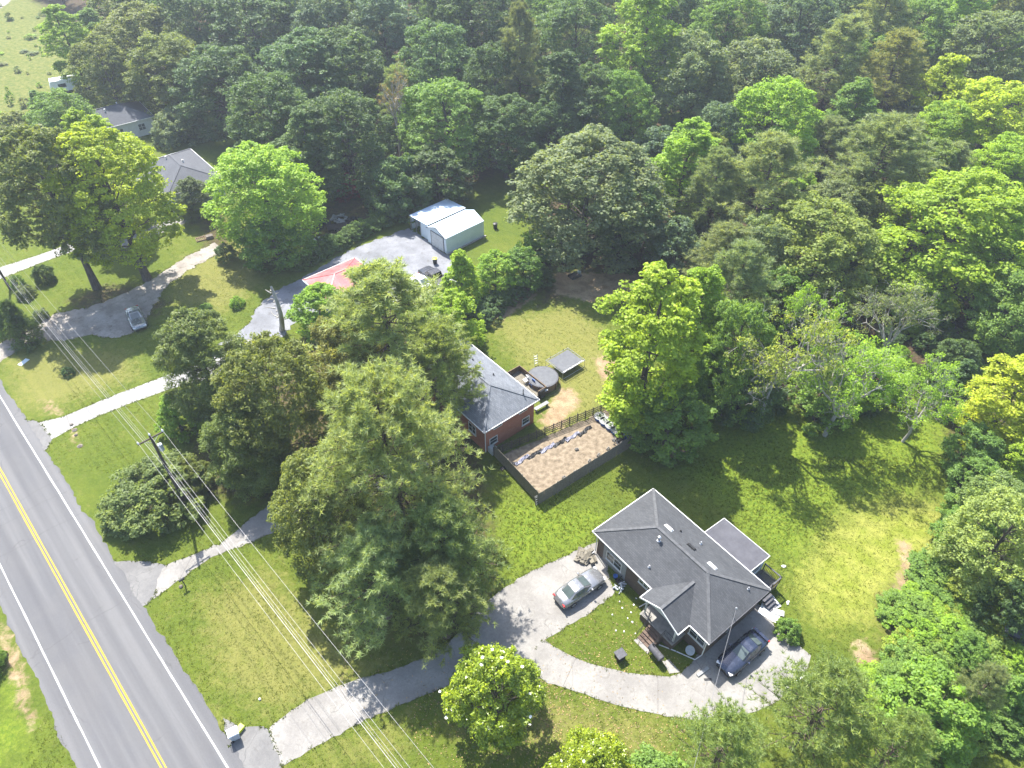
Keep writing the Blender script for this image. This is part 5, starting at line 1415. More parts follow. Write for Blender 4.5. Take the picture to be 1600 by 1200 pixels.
def sparse(key, seed, h, r, per=26, leaf=.26, levels=4, bark_='bark_pale', dens=.6, split=3, mat='leaf', droop=0):
    """open tree with its branching showing"""
    rng = np.random.default_rng(seed)
    limbs, tips = [], []
    def grow(a, d, ln, rad, lev):
        d = unit(d); b = a + d*ln
        pts = bend(a, b, rng, 3, .16, .05-droop*lev*.05)
        limbs.append((pts, [rad, rad*.85, rad*.7, rad*.55], 6 if lev < 2 else 4 if lev < 3 else 3))
        e = np.array(pts[-1])
        if lev >= levels:
            tips.append(e); return
        if lev >= 2: tips.append((np.array(pts[1])+np.array(pts[2]))/2)
        for k in range(split if lev else split+2):
            o = unit(rng.normal(size=3)); o = unit(o - o.dot(d)*d)
            nd = d*rng.uniform(.45,.95) + o*rng.uniform(.5,.95) + np.array([0,0,.16-droop*.1*lev])
            grow(np.array(pts[rng.integers(2,4)]), nd, ln*rng.uniform(.55,.8), rad*.55, lev+1)
    rt = .017*h+.06
    grow(np.array([0,0,-.2]), np.array([rng.normal()*.05,rng.normal()*.05,1.]), h*.34, rt, 0)
    T_ = np.array(tips)
    ext = max(1e-3, np.percentile(np.hypot(T_[:,0],T_[:,1]), 95)); zt = T_[:,2].max()
    keep = rng.random(len(T_)) < dens
    Tk = T_[keep] if keep.any() else T_[:1]
    crown = None
    if per:
        p, n_, L_, W_, var = clump_leaves(Tk, rng.uniform(.35,.75,len(Tk)), per, leaf, .6, rng, .8)
        crown = leaf_mesh(key+'_crown', p, n_, L_, W_, var, M[mat], rng)
    PROTO[key] = dict(h=zt+.4, r=ext+.4, trunk=wood_mesh(key+'_trunk', limbs, M[bark_]), crown=crown, tips=T_)

# kinds of tree: a few individuals of each to copy from
for k in range(5): broad('oak%d'%k, 100+k, 16, 6.0, .14, 'round', 42, 18, 38, .27, .68, (.24,.35))
for k in range(2): broad('shade%d'%k, 120+k, 21, 6.0, (.36,.26)[k], 'round', 46, 18, 38, .29, .7, (.24,.34))
for k in range(4): broad('gum%d'%k, 130+k, 19, 4.8, .10, 'oval', 42, 16, 36, .26, .74, (.25,.38), irreg=.42)
for k in range(4): broad('small%d'%k, 160+k, 8, 3.0, .06, ('oval','round','cone','round')[k], 26, 14, 34, .21, .68, (.28,.40))
for k in range(2): broad('fine%d'%k, 180+k, 14, 4.6, .02, 'oval', 48, 18, 50, .30, .30, (.28,.40), 'needle', flat=.95)
for k in range(6): pine('pine%d'%k, 200+k, 20, 5.2, (.24,.28,.22,.3,.24,.26)[k], 70, 10, 5, 14, .42, .062)
pine('bigpine', 231, 22, 7.6, .14, 130, 13, 5, 13, .44, .062, top='dome')
pine('openpine', 232, 13, 5.0, .2, 62, 10, 4, 14, .36, .05)
pine('conifer', 233, 6.5, 2.0, .02, 80, 8, 3, 11, .30, .06, top='cone')
for k in range(3): sparse('sparse%d'%k, 240+k, 13, 5, 26, .22, 5, 'bark_pale', (.26,.40,.34)[k], 3)
sparse('dying', 250, 17, 4, 9, .22, 4, 'bark_pale', .9, 3)
for k in range(4): broad('shrub%d'%k, 260+k, 2.4, 1.7, .0, ('round','flat','round','flat')[k], 15, 10, 46, .15, .6, (.3,.45))
for k in range(3): broad('bush%d'%k, 270+k, 4.2, 3.2, .0, ('flat','round','flat')[k], 28, 13, 48, .20, .62, (.24,.36))
for k in range(2): broad('magnolia%d'%k, 280+k, 9, 3.6, .04, 'oval', 36, 16, 40, .23, .44, (.26,.36), 'leaf_gloss')
broad('sapling', 290, 1.8, .8, .0, 'oval', 7, 6, 14, .2, .5, (.35,.5))

DARK, DARK2 = (.045,.075,.026), (.052,.088,.034)
GREY, BLUE = (.085,.112,.052), (.065,.100,.058)
LIME, LIME2, YEL = (.115,.185,.022), (.135,.20,.02), (.175,.215,.018)
OLIV, OLIV2 = (.078,.098,.026), (.098,.104,.030)
PIN, PIN2, PIN3 = (.115,.148,.050), (.105,.132,.062), (.145,.172,.064)
MID = (.080,.135,.028)
FERN = (.080,.112,.030)
NM = dict(oak='broadleaf_tree', shade='shade_tree', gum='sweetgum_tree', small='small_tree', fine='evergreen_tree', pine='pine_tree', bigpine='pine_tree', openpine='pine_tree', conifer='conifer', sparse='thin_tree', dying='dying_tree', shrub='shrub', bush='large_shrub', magnolia='magnolia_tree', sapling='sapling')
trng = random.Random(11)
def kind_of(k): return k.rstrip('0123456789')
def tree(key, x, y, h, r, col, label, group=None, rot=None, z=0):
    pr = PROTO[key]; kd = kind_of(key)
    o = bpy.data.objects.new(NM[kd], None); o.empty_display_size = .5
    o.location = (x, y, z); o.rotation_euler = (0, 0, trng.uniform(0, 6.28) if rot is None else rot)
    sx = r/pr['r']*1.04; o.scale = (sx, sx*trng.uniform(.94,1.06), h/pr['h'])
    link(o)
    tag(o, label, 'shrub' if kd in ('shrub','bush') else 'sapling' if kd == 'sapling' else 'tree', group)
    t_ = link(bpy.data.objects.new('trunk' if kd not in ('shrub','bush','sapling') else 'stem', pr['trunk']), o)
    if pr['crown']:
        c = link(bpy.data.objects.new('crown' if kd not in ('shrub','bush','sapling') else 'foliage', pr['crown']), o)
        j = (2.35 if kd in ('pine','bigpine','openpine') else 2.05)*trng.uniform(.9, 1.1)
        c.color = (col[0]*j*trng.uniform(.95,1.05), col[1]*j, col[2]*j*trng.uniform(.9,1.1), 1)
    return o

# --- single trees round the yards: kind, x, y, height, crown radius, colour, label
SINGLE = [
 ('shade0', -55.4,77.6,22,6.4, (.075,.095,.028), 'tall dark olive shade tree with bare straight trunk by the gravel drive', None),
 ('shade1', -49.4,79.6,21,6.8, (.155,.20,.018), 'tall yellow-green shade tree beside the grey-green parked sedan', None),
 ('gum2', -57.6,92.7,18,5.3, LIME2, 'yellow-green tree directly behind the two gravel drive shade trees', None),
 ('oak1', -33.7,88.4,15,7.5, LIME, 'bright green spreading tree between the gravel drive and the grey gravel yard', None),
 ('small0', -32.0,83.2,8,4.8, MID, 'smaller green tree under the bright spreading tree', None),
 ('fine0', -47.6,95.7,6.5,2.9, (.06,.085,.03), 'dense dark green round tree before the pale far house', None),
 ('oak2', -75.2,116.9,11,5.4, MID, 'round mid green tree in front of the far grey-roofed house', None),
 ('small1', -81.9,112.7,9,4.2, OLIV, 'olive tree at the meadow edge before the camper', None),
 ('small2', -86.9,129.8,6,3.3, MID, 'low green tree beside the white camper', None),
 ('gum1', -86.2,146.1,16,5.3, LIME, 'bright green tree standing out at the edge of the meadow', None),
 ('bush0', -59.1,122.7,5.5,4.8, GREY, 'large grey-green shrub between the two far grey-roofed houses', None),
 ('conifer', -58.3,65.9,6.5,2.1, DARK, 'dark conical conifer by the road end of the gravel drive', None),
 ('conifer', -61.4,67.4,6,1.7, DARK2, 'second dark conifer standing close behind the roadside one', None),
 ('bush1', -62.9,79.2,2.4,1.4, DARK, 'dark rounded shrub beside the far pale drive', None),
 ('shrub0', -63.8,75.8,1.6,1.2, GREY, 'grey shrub at the foot of the far utility pole', None),
 ('shrub1', -59.7,71.3,1.2,1.0, GREY, 'low grey flowering shrub at the gravel drive edge', None),
 ('shrub2', -65.9,77.8,1.8,1.0, MID, 'green shrub between far utility pole and far pale drive', None),
 ('shrub0', -35.5,73.7,1.3,0.9, LIME, 'small round clipped shrub alone on the sunny lawn', None),
 ('shrub1', -51.4,60.6,1,0.7, DARK2, 'small dark shrub in tree shade near the roadside conifer', None),
 ('small3', -39.9,84.2,2.5,1.4, DARK2, 'small dark green shrub tree at the gravel drive end', None),
 ('shrub3', -39.2,72.8,1,0.8, MID, 'low green shrub beside the gravel yard entrance', None),
 ('fine1', -31.0,54.5,14,4.9, FERN, 'dense dark evergreen tree nearest the neighbour drive', None),
 ('oak3', -22.8,47.7,15,5.3, OLIV, 'broad olive tree between dark evergreen and big roadside pine', None),
 ('oak4', -16.8,54.3,13,4.6, OLIV2, 'brownish olive tree between the two largest pines', None),
 ('fine0', -25.3,45.3,11,3.9, FERN, 'dark lower tree over the bend of the neighbour drive', None),
 ('pine0', -12.2,54.4,19,8.0, PIN3, 'big pine in front of the red-roofed outbuilding', None),
 ('pine1', -7.5,50.9,15,4.9, PIN, 'dark pine whose boughs hang over the blue-grey roof', None),
 ('small0', -23.2,68.6,7,3.6, LIME, 'light green small tree by the red-roofed outbuilding', None),
 ('small1', -6.6,65.2,8,3.4, LIME2, 'pale yellow-green small tree at the back of the red brick house', None),
 ('bigpine', -9.2,36.2,21,7.5, (.118,.150,.064), 'largest pine, pale grey-green, standing over the front lawn', None),
 ('pine2', -5.0,31.9,14,4.8, (.115,.145,.06), 'lower pine leaning towards the near house drive', None),
 ('pine4', -10.5,30.3,12,5.3, (.112,.142,.06), 'darker pine standing in front of the largest pine', None),
 ('pine5', -5.4,28.5,11,4.3, (.105,.135,.056), 'low dark pine shading the bend of the lower drive', None),
 ('oak2', -15.8,36.1,14,4.1, OLIV, 'olive tree over the neighbour drive below the largest pine', None),
 ('small2', -35.2,51.7,5.5,2.5, LIME, 'small bright lawn tree beside the dark evergreen', None),
 ('bush1', -34.1,41.9,4.4,4.6, (.075,.105,.032), 'big spreading shrub around the roadside utility pole', None),
 ('bush1', -31.9,44.1,3.4,2.5, OLIV, 'olive shrub behind the roadside utility pole', None),
 ('small3', 9.5,16.0,6,2.6, MID, 'small green tree beside the lower magnolia', None),
 ('openpine', 20.8,19.7,12,4.3, (.100,.138,.052), 'open pine with pale tufts reaching over the concrete pad', None),
 ('openpine', 14.0,17.7,10,3.6, (.105,.142,.05), 'open low pine below the curved drive', None),
 ('openpine', 24.3,16.8,12,3.1, (.095,.135,.05), 'open pine among shrubs below the orange soil patch', None),
 ('small1', 30.3,21.0,6.5,3.5, (.09,.15,.026), 'bright green bushy tree below the orange soil patch', None),
 ('small0', 30.1,23.6,3.5,2.0, MID, 'green bushy tree beside the orange soil patch', None),
 ('pine3', 33.0,21.4,9,1.9, PIN2, 'small dark pine before the lower right lawn', None),
 ('small2', 37.1,22.7,5,2.2, MID, 'green bushy tree below the dark grey shed', None),
 ('oak3', 40.7,33.4,11,4.0, (.125,.165,.045), 'grey-green tree behind the dark grey shed', None),
 ('small3', 40.1,29.2,7,2.3, DARK, 'dark tree overhanging the dark grey shed', None),
 ('small0', 44.4,43.2,5,2.3, MID, 'small dark green tree at the shaded lawn edge', None),
 ('small1', 45.6,46.6,5.5,2.5, MID, 'green small tree at the shaded lawn edge near the yellow tree', None),
 ('small3', 44.1,39.6,6.5,2.8, (.10,.14,.04), 'grey-green bushy tree on the lot edge above the dark grey shed', None),
 ('small1', 40.2,36.7,5,2.3, MID, 'mid green bushy tree where the bare soil meets the lot edge', None),
 ('small2', 48.7,44.3,7,2.8, LIME2, 'bright bushy tree below the yellow-green lawn-edge tree', None),
 ('gum3', 49.6,49.9,11,4.8, YEL, 'bright yellow-green tree at the lawn edge', None),
 ('small2', 47.6,55.0,7,2.9, DARK2, 'dark green tree beside the bright yellow lawn-edge tree', None),
 ('sparse0', 26.6,52.6,16,6.1, (.145,.175,.035), 'half-bare pale-branched tree leaning over the shaded lawn', None),
 ('sparse1', 33.3,51.1,14,5.3, LIME, 'thin pale-branched tree right of the half-bare tree', None),
 ('sparse2', 43.5,62.8,12,5.3, GREY, 'thin grey tree before the brush pile', None),
 ('sparse0', 32.4,58.0,14,4.0, LIME, 'thin yellow-green tree behind the half-bare tree', None),
 ('sparse1', 41.2,50.2,11,3.8, LIME, 'thin low green tree at the top of the shaded lawn', None),
 ('small0', 39.5,56.5,7,3.8, LIME, 'light green bushy tree at the top of the shaded lawn', None),
 ('small3', 33.0,53.5,7,3.2, MID, 'mid green bushy tree beneath the thin pale-branched tree', None),
 ('small1', 24.6,54.4,8,3.7, DARK2, 'dark bushy tree beneath the half-bare tree', None),
 ('oak2', 22.7,54.1,15,3.9, MID, 'green tree right of the tall lime tree on the shaded lawn edge', None),
 ('gum2', 13.9,53.1,20,6.0, (.15,.215,.02), 'tall bright lime tree at the corner of the straw garden', None),
 ('gum0', 19.8,59.1,16,4.2, LIME2, 'second stem tree close behind the tall lime tree', None),
 ('small1', 16.0,50.2,7,4.0, MID, 'green undergrowth tree at the foot of the tall lime tree', None),
 ('small3', 12.4,51.8,4,2.0, LIME, 'small bright tree over the garden corner planters', None),
 ('oak4', 9.8,86.4,17,9.9, GREY, 'big round grey-green oak beyond the trampoline yard', None),
 ('oak0', 15.9,84.5,12,5.2, DARK2, 'dark tree tucked behind the right side of the big round oak', None),
 ('small0', 21.8,80.4,9,3.5, BLUE, 'pale bluish-green round tree behind the tall lime tree', None),
 ('pine4', 24.8,63.3,16,5.0, PIN2, 'grey-green pine right behind the tall lime tree', None),
 ('small2', -6.2,73.5,8.5,3.6, LIME2, 'bright lime small tree in front of the pale metal garage', None),
 ('small1', -2.1,76.8,6,3.0, LIME, 'light green small tree next to the lime garage tree', None),
 ('small3', 1.3,77.6,6,2.8, MID, 'green small tree at the back fence corner', None),
 ('bush2', -17.4,98.2,8,5.6, DARK2, 'dense dark green thicket tree left of the open shed', None),
 ('small0', -11.7,100.3,9,5.4, DARK, 'dark tree behind the open shed roof', None),
 ('oak2', -10.2,110.1,15,7.9, MID, 'green tree with lighter top behind the metal sheds', None),
 ('dying', -18.6,112.6,18,4.3, (.10,.075,.045), 'dying brown tree with pale bare trunk behind the thicket', None),
 ('pine5', 1.6,121.0,23,4.6, (.075,.09,.055), 'tall grey pine with visible trunk rising above dark woods', None),
 ('small1', -26.1,102.1,3.5,2.8, (.09,.022,.020), 'dark red leaved shrub tree in the shaded back yard', None),
]
for key, x, y, h, r, col, lab, grp in SINGLE: tree(key, x, y, h, r, col, lab, grp)

# two magnolias in flower
def flowers(o, key, n, seed):
    rng = np.random.default_rng(seed); tp = PROTO[key]['tips']; c = np.array([0,0,PROTO[key]['h']*.45])
    d = tp-c; sc = np.linalg.norm(d*np.array([1,1,.7]),axis=1); good = np.where((sc > np.percentile(sc,60)) & (tp[:,2] > PROTO[key]['h']*.3))[0]
    me = None
    for i in rng.choice(good, n, replace=False):
        p = c + d[i]*1.10
        if me is None:
            b = MB()
            for k in range(7):
                a = k*.9; l = .13 if k < 5 else .08
                u_ = Vector((math.cos(a),math.sin(a),.55)); s_ = Vector((-math.sin(a),math.cos(a),0))
                b.add([(0,0,0), u_*l*.6+s_*.055, u_*l, u_*l*.6-s_*.055], [(0,1,2,3)])
            me = bpy.data.meshes.new('flower'); me.from_pydata(b.v, [], b.f); me.materials.append(M['petal']); me.update()
        f = link(bpy.data.objects.new('flower', me), o); f.location = p; f.rotation_euler = (rng.normal()*.4, rng.normal()*.4, rng.random()*6)
M['petal'] = simple('petal', (.7,.69,.62), (.8,.79,.74), .5, bump=0)
m1 = tree('magnolia0', -1.3,22.2,9,3.4, (.105,.145,.011), 'glossy yellow-green magnolia dotted with white flowers beside the lower drive')
flowers(m1, 'magnolia0', 17, 1)
m2 = tree('magnolia1', 5.3,16.5,8,2.9, (.105,.145,.011), 'second flowering magnolia below the curved drive')
flowers(m2, 'magnolia1', 8, 2)

# dead snag beside the gravel yard
rng = np.random.default_rng(3)
limbs = [(bend((0,0,-.2),(.2,0,6.6),rng,6,.10), [.40,.34,.3,.27,.24,.2,.13], 8)]
for k in range(11):
    z_ = 1.5+k*.45; a = k*2.4; limbs.append((bend((0,0,z_),(math.cos(a)*(1.5-.08*k),math.sin(a)*(1.5-.08*k),z_+.35),rng,3,.15), [.09,.07,.05,.02], 5))
o = link(bpy.data.objects.new('dead_snag', wood_mesh('dead_snag', limbs, M['bark_pale'])))
o.location = (*(-28.70,68.86,0.00)[:2],0); tag(o, 'broken dead tree snag with stub branches beside the gravel yard', 'dead tree')

# hedge and shrub rows
row = [(-28.06,84.49,0.00), (-26.93,85.62,0.00), (-25.81,86.94,0.00), (-24.68,88.28,0.00), (-23.51,89.65,0.00), (-22.33,91.04,0.00), (-21.07,92.11,0.00), (-19.91,93.37,0.00), (-18.74,94.65,0.00), (-29.07,82.91,0.00)]
for k, c in enumerate(row):
    tree('shrub%d' % (k % 4), c[0], c[1], 1.7+.3*(k % 3), 1.7, (.06,.10,.028), 'leafy green shrub in the hedge row along the gravel yard', 'hedge shrubs along the gravel yard')
row = [(-2.07,73.43,0.00), (0.00,75.08,0.00), (1.88,77.35,0.00), (3.89,79.10,0.00), (-4.48,71.43,0.00), (-3.24,70.78,0.00)]
for k, c in enumerate(row):
    tree('shrub%d' % (k % 4), c[0], c[1], 2.2, 1.8, DARK2, 'dark shrub on the back yard fence line by the garage trees', 'back fence line shrubs')
# tangle of shrubs and vines along the right-hand lot edge
r = random.Random(8)
vine = [(33.75,30.15,0.00), (35.48,31.04,0.00), (37.12,31.64,0.00), (38.65,31.95,0.00), (40.18,32.26,0.00), (33.20,28.14,0.00), (34.89,28.99,0.00), (36.48,29.57,0.00), (38.10,30.15,0.00), (39.60,30.44,0.00), (31.54,25.97,0.00), (33.16,26.77,0.00), (34.82,27.59,0.00), (36.39,28.14,0.00), (37.71,28.14,0.00), (39.45,28.99,0.00), (32.87,25.44,0.00), (34.64,25.97,0.00), (36.43,26.50,0.00), (37.86,26.77,0.00), (38.77,25.97,0.00), (40.06,25.44,0.00), (37.51,33.83,0.00), (39.65,34.80,0.00), (41.74,36.81,0.00), (43.31,38.91,0.00), (42.61,40.00,0.00), (45.58,41.12,0.00), (38.23,32.88,0.00), (29.01,23.40,0.00), (37.06,21.47,0.00), (33.92,21.00,0.00)]
for k, c in enumerate(vine):
    col = [(.088,.138,.026), LIME, MID, (.12,.16,.024)][k % 4]
    cn = ['mid green','light green','deep green','yellow-green'][k % 4]; big_ = 'large ' if k % 3 == 0 else 'small '
    tree(('shrub%d' % (k % 4)) if k % 3 else 'bush%d' % (k % 3), c[0], c[1], r.uniform(1.3,2.8), r.uniform(1.6,2.6), col, big_+cn+' shrub in the tangled growth around the dark grey shed', 'tangled '+big_+cn+' shrubs at the lot edge')
row = [(22.54,28.99,0.00), (22.86,28.59,0.00)]
tree('shrub0', row[0][0]+.4, row[0][1]-.3, 1.5, 1.1, MID, 'small green shrub at the back corner of the concrete pad')
# shrubs at the edge of the shaded lawn under the woods
row = [(24.01,54.91,0.00), (25.77,53.45,0.00), (34.99,53.93,0.00), (43.24,59.01,0.00), (46.62,60.09,0.00), (49.58,60.09,0.00), (22.20,60.09,0.00), (54.76,60.09,0.00), (52.21,49.29,0.00), (47.96,43.43,0.00), (45.71,63.44,0.00), (38.84,54.91,0.00), (40.38,63.44,0.00), (43.30,65.19,0.00), (46.32,67.00,0.00), (38.09,63.44,0.00), (33.30,60.09,0.00), (49.49,65.19,0.00), (35.81,63.44,0.00), (49.18,68.23,0.00), (52.85,65.79,0.00), (58.77,65.19,0.00), (21.58,56.92,0.00), (28.95,54.91,0.00)]
for k, c in enumerate(row):
    tree('shrub%d' % (k % 4), c[0], c[1], r.uniform(1.2,2.4), r.uniform(1.2,2.0), [MID, LIME, DARK2][k % 3], 'shrub at the edge of the shaded lawn below the woods', 'shrubs below the woods')
# bit of shrub on the far verge of the road
c = (-42.25,25.70,0.00); tree('bush2', c[0], c[1], 3, 1.5, MID, 'green shrub on the far verge of the road')

# meadow saplings
r = random.Random(21); mx = [p[0] for p in MEADOW]; my = [p[1] for p in MEADOW]; n = 0
while n < 70:
    x, y = r.uniform(min(mx),max(mx)), r.uniform(min(my),max(my))
    if not in_poly(np.array([x]), np.array([y]), MEADOW)[0]: continue
    tree('sapling', x, y, (lambda q_: .5+1.7*q_*q_)(r.random()), (lambda q_: .3+1.0*q_*q_)(r.random()), [LIME, MID, GREY, OLIV][n % 4], 'young sapling scattered in the tall meadow grass', 'saplings in the meadow'); n += 1

# brush pile
rng = np.random.default_rng(5); limbs = []
for k in range(170):
    a = rng.random()*6.28; d = 3.0*math.sqrt(rng.random()); l = rng.uniform(.8,2.6); a2 = rng.random()*6.28
    z_ = max(.03, 1.1*(1-(d/3.0)**2)*rng.random())
    p = np.array([d*math.cos(a), d*math.sin(a)*.8, z_]); e = p+np.array([math.cos(a2)*l, math.sin(a2)*l, rng.normal()*.25]); e[2] = max(.03, e[2])
    limbs.append((bend(p, e, rng, 2, .15), [.05,.035,.012], 4))
o = link(bpy.data.objects.new('brush_pile', wood_mesh('brush_pile', limbs, M['brushwood']))); o.location = (*(55.74,67.00,0.00)[:2],0)
tag(o, 'grey brown brush pile of cut branches at the wood edge', 'brush pile')

# --- the woods: crowns one can tell apart, then the ones behind and between
WOODS = [
 ('oak2', -82.6,162.7,15,6.8, OLIV), ('oak4', -76.2,162.8,17,6.7, DARK2), ('gum0', -85.0,154.3,13,4.4, MID),
 ('oak1', -71.5,143.0,16,7.6, OLIV), ('oak2', -61.9,131.4,15,6.7, OLIV), ('oak3', -63.2,150.4,18,7.6, DARK), ('oak4', -50.5,125.4,15,6.9, DARK2), ('oak0', -74.0,133.1,14,5.2, OLIV),
 ('oak2', -50.1,146.5,18,8.7, DARK2), ('oak1', -36.3,125.1,17,7.7, DARK2), ('oak3', -37.4,110.5,16,6.3, DARK), ('oak4', -34.9,148.4,19,7.5, BLUE), ('oak0', -29.1,128.0,17,6.7, DARK2), ('oak2', -24.6,103.5,16,6.4, DARK), ('oak1', -24.8,146.5,18,6.8, BLUE), ('gum0', -30.3,100.5,15,4.3, DARK2),
 ('oak3', -12.8,127.9,18,6.5, (.065,.11,.04)), ('oak0', -7.4,146.4,20,7.6, DARK), ('oak4', -13.9,152.3,20,6.3, DARK2), ('oak1', -3.2,122.2,17,5.4, DARK), ('oak2', 12.4,139.1,20,7.3, DARK2), ('gum0', 8.3,115.1,18,5.2, DARK), ('oak3', 12.7,117.1,15,5.3, DARK), ('oak0', -1.0,108.7,13,5.6, DARK), ('oak4', 6.1,110.1,12,4.6, DARK2),
 ('gum1', 22.3,126.6,24,6.7, LIME), ('oak1', 18.7,114.5,15,4.7, MID), ('oak2', 41.0,142.7,20,6.6, MID), ('oak4', 29.9,123.4,18,7.2, GREY), ('oak3', 40.0,122.2,17,6.7, GREY), ('oak0', 31.7,152.3,20,6.3, DARK2),
 ('gum2', 24.8,94.2,16,5.0, LIME), ('small0', 22.5,105.8,10,4.0, BLUE), ('oak1', 32.1,107.5,13,4.5, BLUE), ('pine0', 32.9,84.5,18,6.8, PIN2), ('oak2', 40.4,105.6,17,6.4, LIME), ('pine1', 49.5,90.4,18,7.3, PIN2), ('pine2', 54.3,124.5,20,6.7, PIN2), ('pine3', 62.7,120.4,19,6.2, (.10,.115,.045)), ('pine4', 68.4,142.5,21,6.6, PIN2), ('oak3', 55.0,144.6,19,7.3, BLUE),
 ('oak4', 37.7,74.6,14,6.9, (.105,.135,.032)), ('oak1', 53.9,75.6,16,8.4, LIME2), ('gum3', 70.1,116.7,17,4.7, YEL), ('oak0', 73.0,106.9,16,7.4, YEL), ('oak2', 70.3,93.7,14,5.4, LIME2), ('oak3', 86.2,134.2,18,7.2, GREY), ('gum2', 86.1,146.4,20,6.1, LIME), ('oak4', 97.9,150.3,20,6.3, OLIV), ('oak0', 76.5,142.9,18,5.5, MID), ('oak2', 65.3,105.1,14,4.9, LIME), ('oak1', 58.0,92.9,13,4.1, (.1,.14,.035)),
 ('oak3', 30.4,74.3,12,3.9, GREY), ('pine5', 27.5,87.0,15,4.3, PIN2), ('small1', 40.7,93.7,9,3.7, LIME), ('oak0', 60.7,73.4,13,4.7, LIME), ('oak4', 58.4,64.8,11,4.4, MID), ('small2', 48.0,78.6,9,3.3, MID), ('oak1', 45.5,85.1,12,4.3, OLIV), ('gum0', 54.2,111.9,15,4.6, MID), ('small3', 32.1,68.9,9,3.4, MID), ('small0', 50.0,71.5,9,3.5, LIME),
]
MARK = [('the metal garage', -9, 95), ('the dying brown tree', -18.6,112.6,18,4.3), ('the tall grey pine', 1.6,121.0,23,4.6), ('the big round oak', 9.8,86.4,17,9.9),
        ('the half-bare tree', 26.6,52.6,16,5.8), ('the brush pile', *(55.74,67.00,0.00)[:2]), ('the far grey-roofed houses', -64, 120), ('the meadow', *(-101.51,176.99,0.00)[:2]),
        ('the dark red shrub tree', *(-26.64,103.67,0.00)[:2]), ('the pine behind the lime tree', 24.8,63.3,16,5.0), ('the thin grey tree', 43.5,62.8,12,5.3)]
def wood_label(key, col, x, y, h):
    kd = kind_of(key); lum = col[1]; warm = col[0]/col[1]
    shade = 'bright yellow-green' if lum > .19 else 'grey-green' if kd == 'pine' or col[2] > .045 else 'light green' if lum > .14 and warm < .8 else 'olive green' if warm > .75 else 'dark green' if lum < .095 else 'mid green'
    what = {'oak':'round broadleaf tree','gum':'narrow broadleaf tree','small':'low broadleaf tree','pine':'pine tree','fine':'evergreen'}[kd]
    size = 'tall ' if h > 17.5 else 'low ' if h < 11 and kd != 'small' else ''
    m = min(MARK, key=lambda q: (q[1]-x)**2+(q[2]-y)**2); d = math.hypot(m[1]-x, m[2]-y)
    where = 'deep in the woods beyond the yards' if y > 165 else ('in the woods beside ' if d < 11 else 'in the woods near ' if d < 24 else 'in the woods far from ') + m[0] if d < 40 else 'on the outer side of the woods'
    return '%s%s %s %s' % (size, shade, what, where), '%s%s %ss %s' % (size, shade, what, where)
used = []
for key, x, y, h, r_, col in WOODS:
    r_ *= 1.14; lab, grp = wood_label(key, col, x, y, h); tree(key, x, y, h, r_, col, lab, grp); used.append((x,y,r_))
for row_ in SINGLE: used.append((row_[1],row_[2],row_[4]*.9))
r = random.Random(31); n = 0; tries = 0
keys = ['oak0','oak1','oak2','oak3','oak4','pine0','pine1','pine2','pine3','gum0','gum2']
while n < 215 and tries < 20000:
    tries += 1
    x, y = r.uniform(-130,150), r.uniform(70,250)
    if abs(x) > 40+.62*y: continue
    inside = in_poly(np.array([x]), np.array([y]), FOREST)[0] or (y > 222 and x > -118)
    if not inside or poly_dist(np.array([x]), np.array([y]), FOREST)[0] < 3 and y < 222: continue
    if any((x-a)**2+(y-b)**2 < (c*.52+1.9)**2 for a,b,c in used): continue
    key = r.choice(keys); far_ = y > 150
    col = r.choice([DARK,DARK2,BLUE,MID,OLIV] if x < 25 else [MID,DARK2,GREY,OLIV,LIME])
    if key.startswith('pine'): col = PIN2
    h = r.uniform(13,20) if far_ else r.uniform(9,14)
    rr = r.uniform(4.6,6.8) if far_ else r.uniform(3.8,5.4)
    lab, grp = wood_label(key, col, x, y, h); tree(key, x, y, h, rr, col, lab, grp); used.append((x,y,rr)); n += 1
# understorey shrubs
n = 0; tries = 0
while n < 150 and tries < 6000:
    tries += 1
    x, y = r.uniform(-70,90), r.uniform(60,150)
    if abs(x) > 30+.6*y or not in_poly(np.array([x]), np.array([y]), FOREST)[0]: continue
    tree('bush%d' % r.randrange(3), x, y, r.uniform(2,4.5), r.uniform(2,3.4), r.choice([DARK, DARK2, MID]), 'leafy undergrowth shrub beneath the trees of the woods', 'undergrowth in the woods'); n += 1

# ------------------------------------------------------------------ grass
rng = np.random.default_rng(9)
def scatter(n, x0, x1, y0, y1, lush=None):
    x = rng.uniform(x0,x1,n); y = rng.uniform(y0,y1,n)
    ok = ~in_poly(x, y, FOREST)
    for p in HARD: ok &= ~in_poly(x, y, p)
    for p in SOIL: ok &= ~(in_poly(x, y, p) & (rng.random(n) < .85))
    for p in UNDER: ok &= ~(in_poly(x, y, p) & (rng.random(n) < .5))
    return x[ok], y[ok]
gxs, gys = [], []
for (n_, x0, x1, y0, y1) in ((46000,-36,42,16,48),(28000,-50,52,46,80),(9000,-75,-10,60,115)):
    a_, b_ = scatter(n_, x0, x1, y0, y1); gxs.append(a_); gys.append(b_)
gx_, gy_ = np.concatenate(gxs), np.concatenate(gys); n = len(gx_)
patch = np.clip((np.sin(gx_*.9+np.sin(gy_*.7)*1.7)+np.sin(gy_*1.1+gx_*.35))*.25+.5, 0, 1)
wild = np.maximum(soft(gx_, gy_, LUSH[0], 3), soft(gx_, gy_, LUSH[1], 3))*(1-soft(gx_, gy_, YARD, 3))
q = 5
hh = np.repeat((.03+.03*rng.random(n)+.035*patch)*(1+1.1*wild), q)
p = np.repeat(np.stack([gx_, gy_, np.zeros(n)], 1), q, 0); p[:,:2] += rng.normal(size=(n*q,2))*.07
d = unit(np.stack([rng.normal(size=n*q)*.6, rng.normal(size=n*q)*.6, np.ones(n*q)], 1))
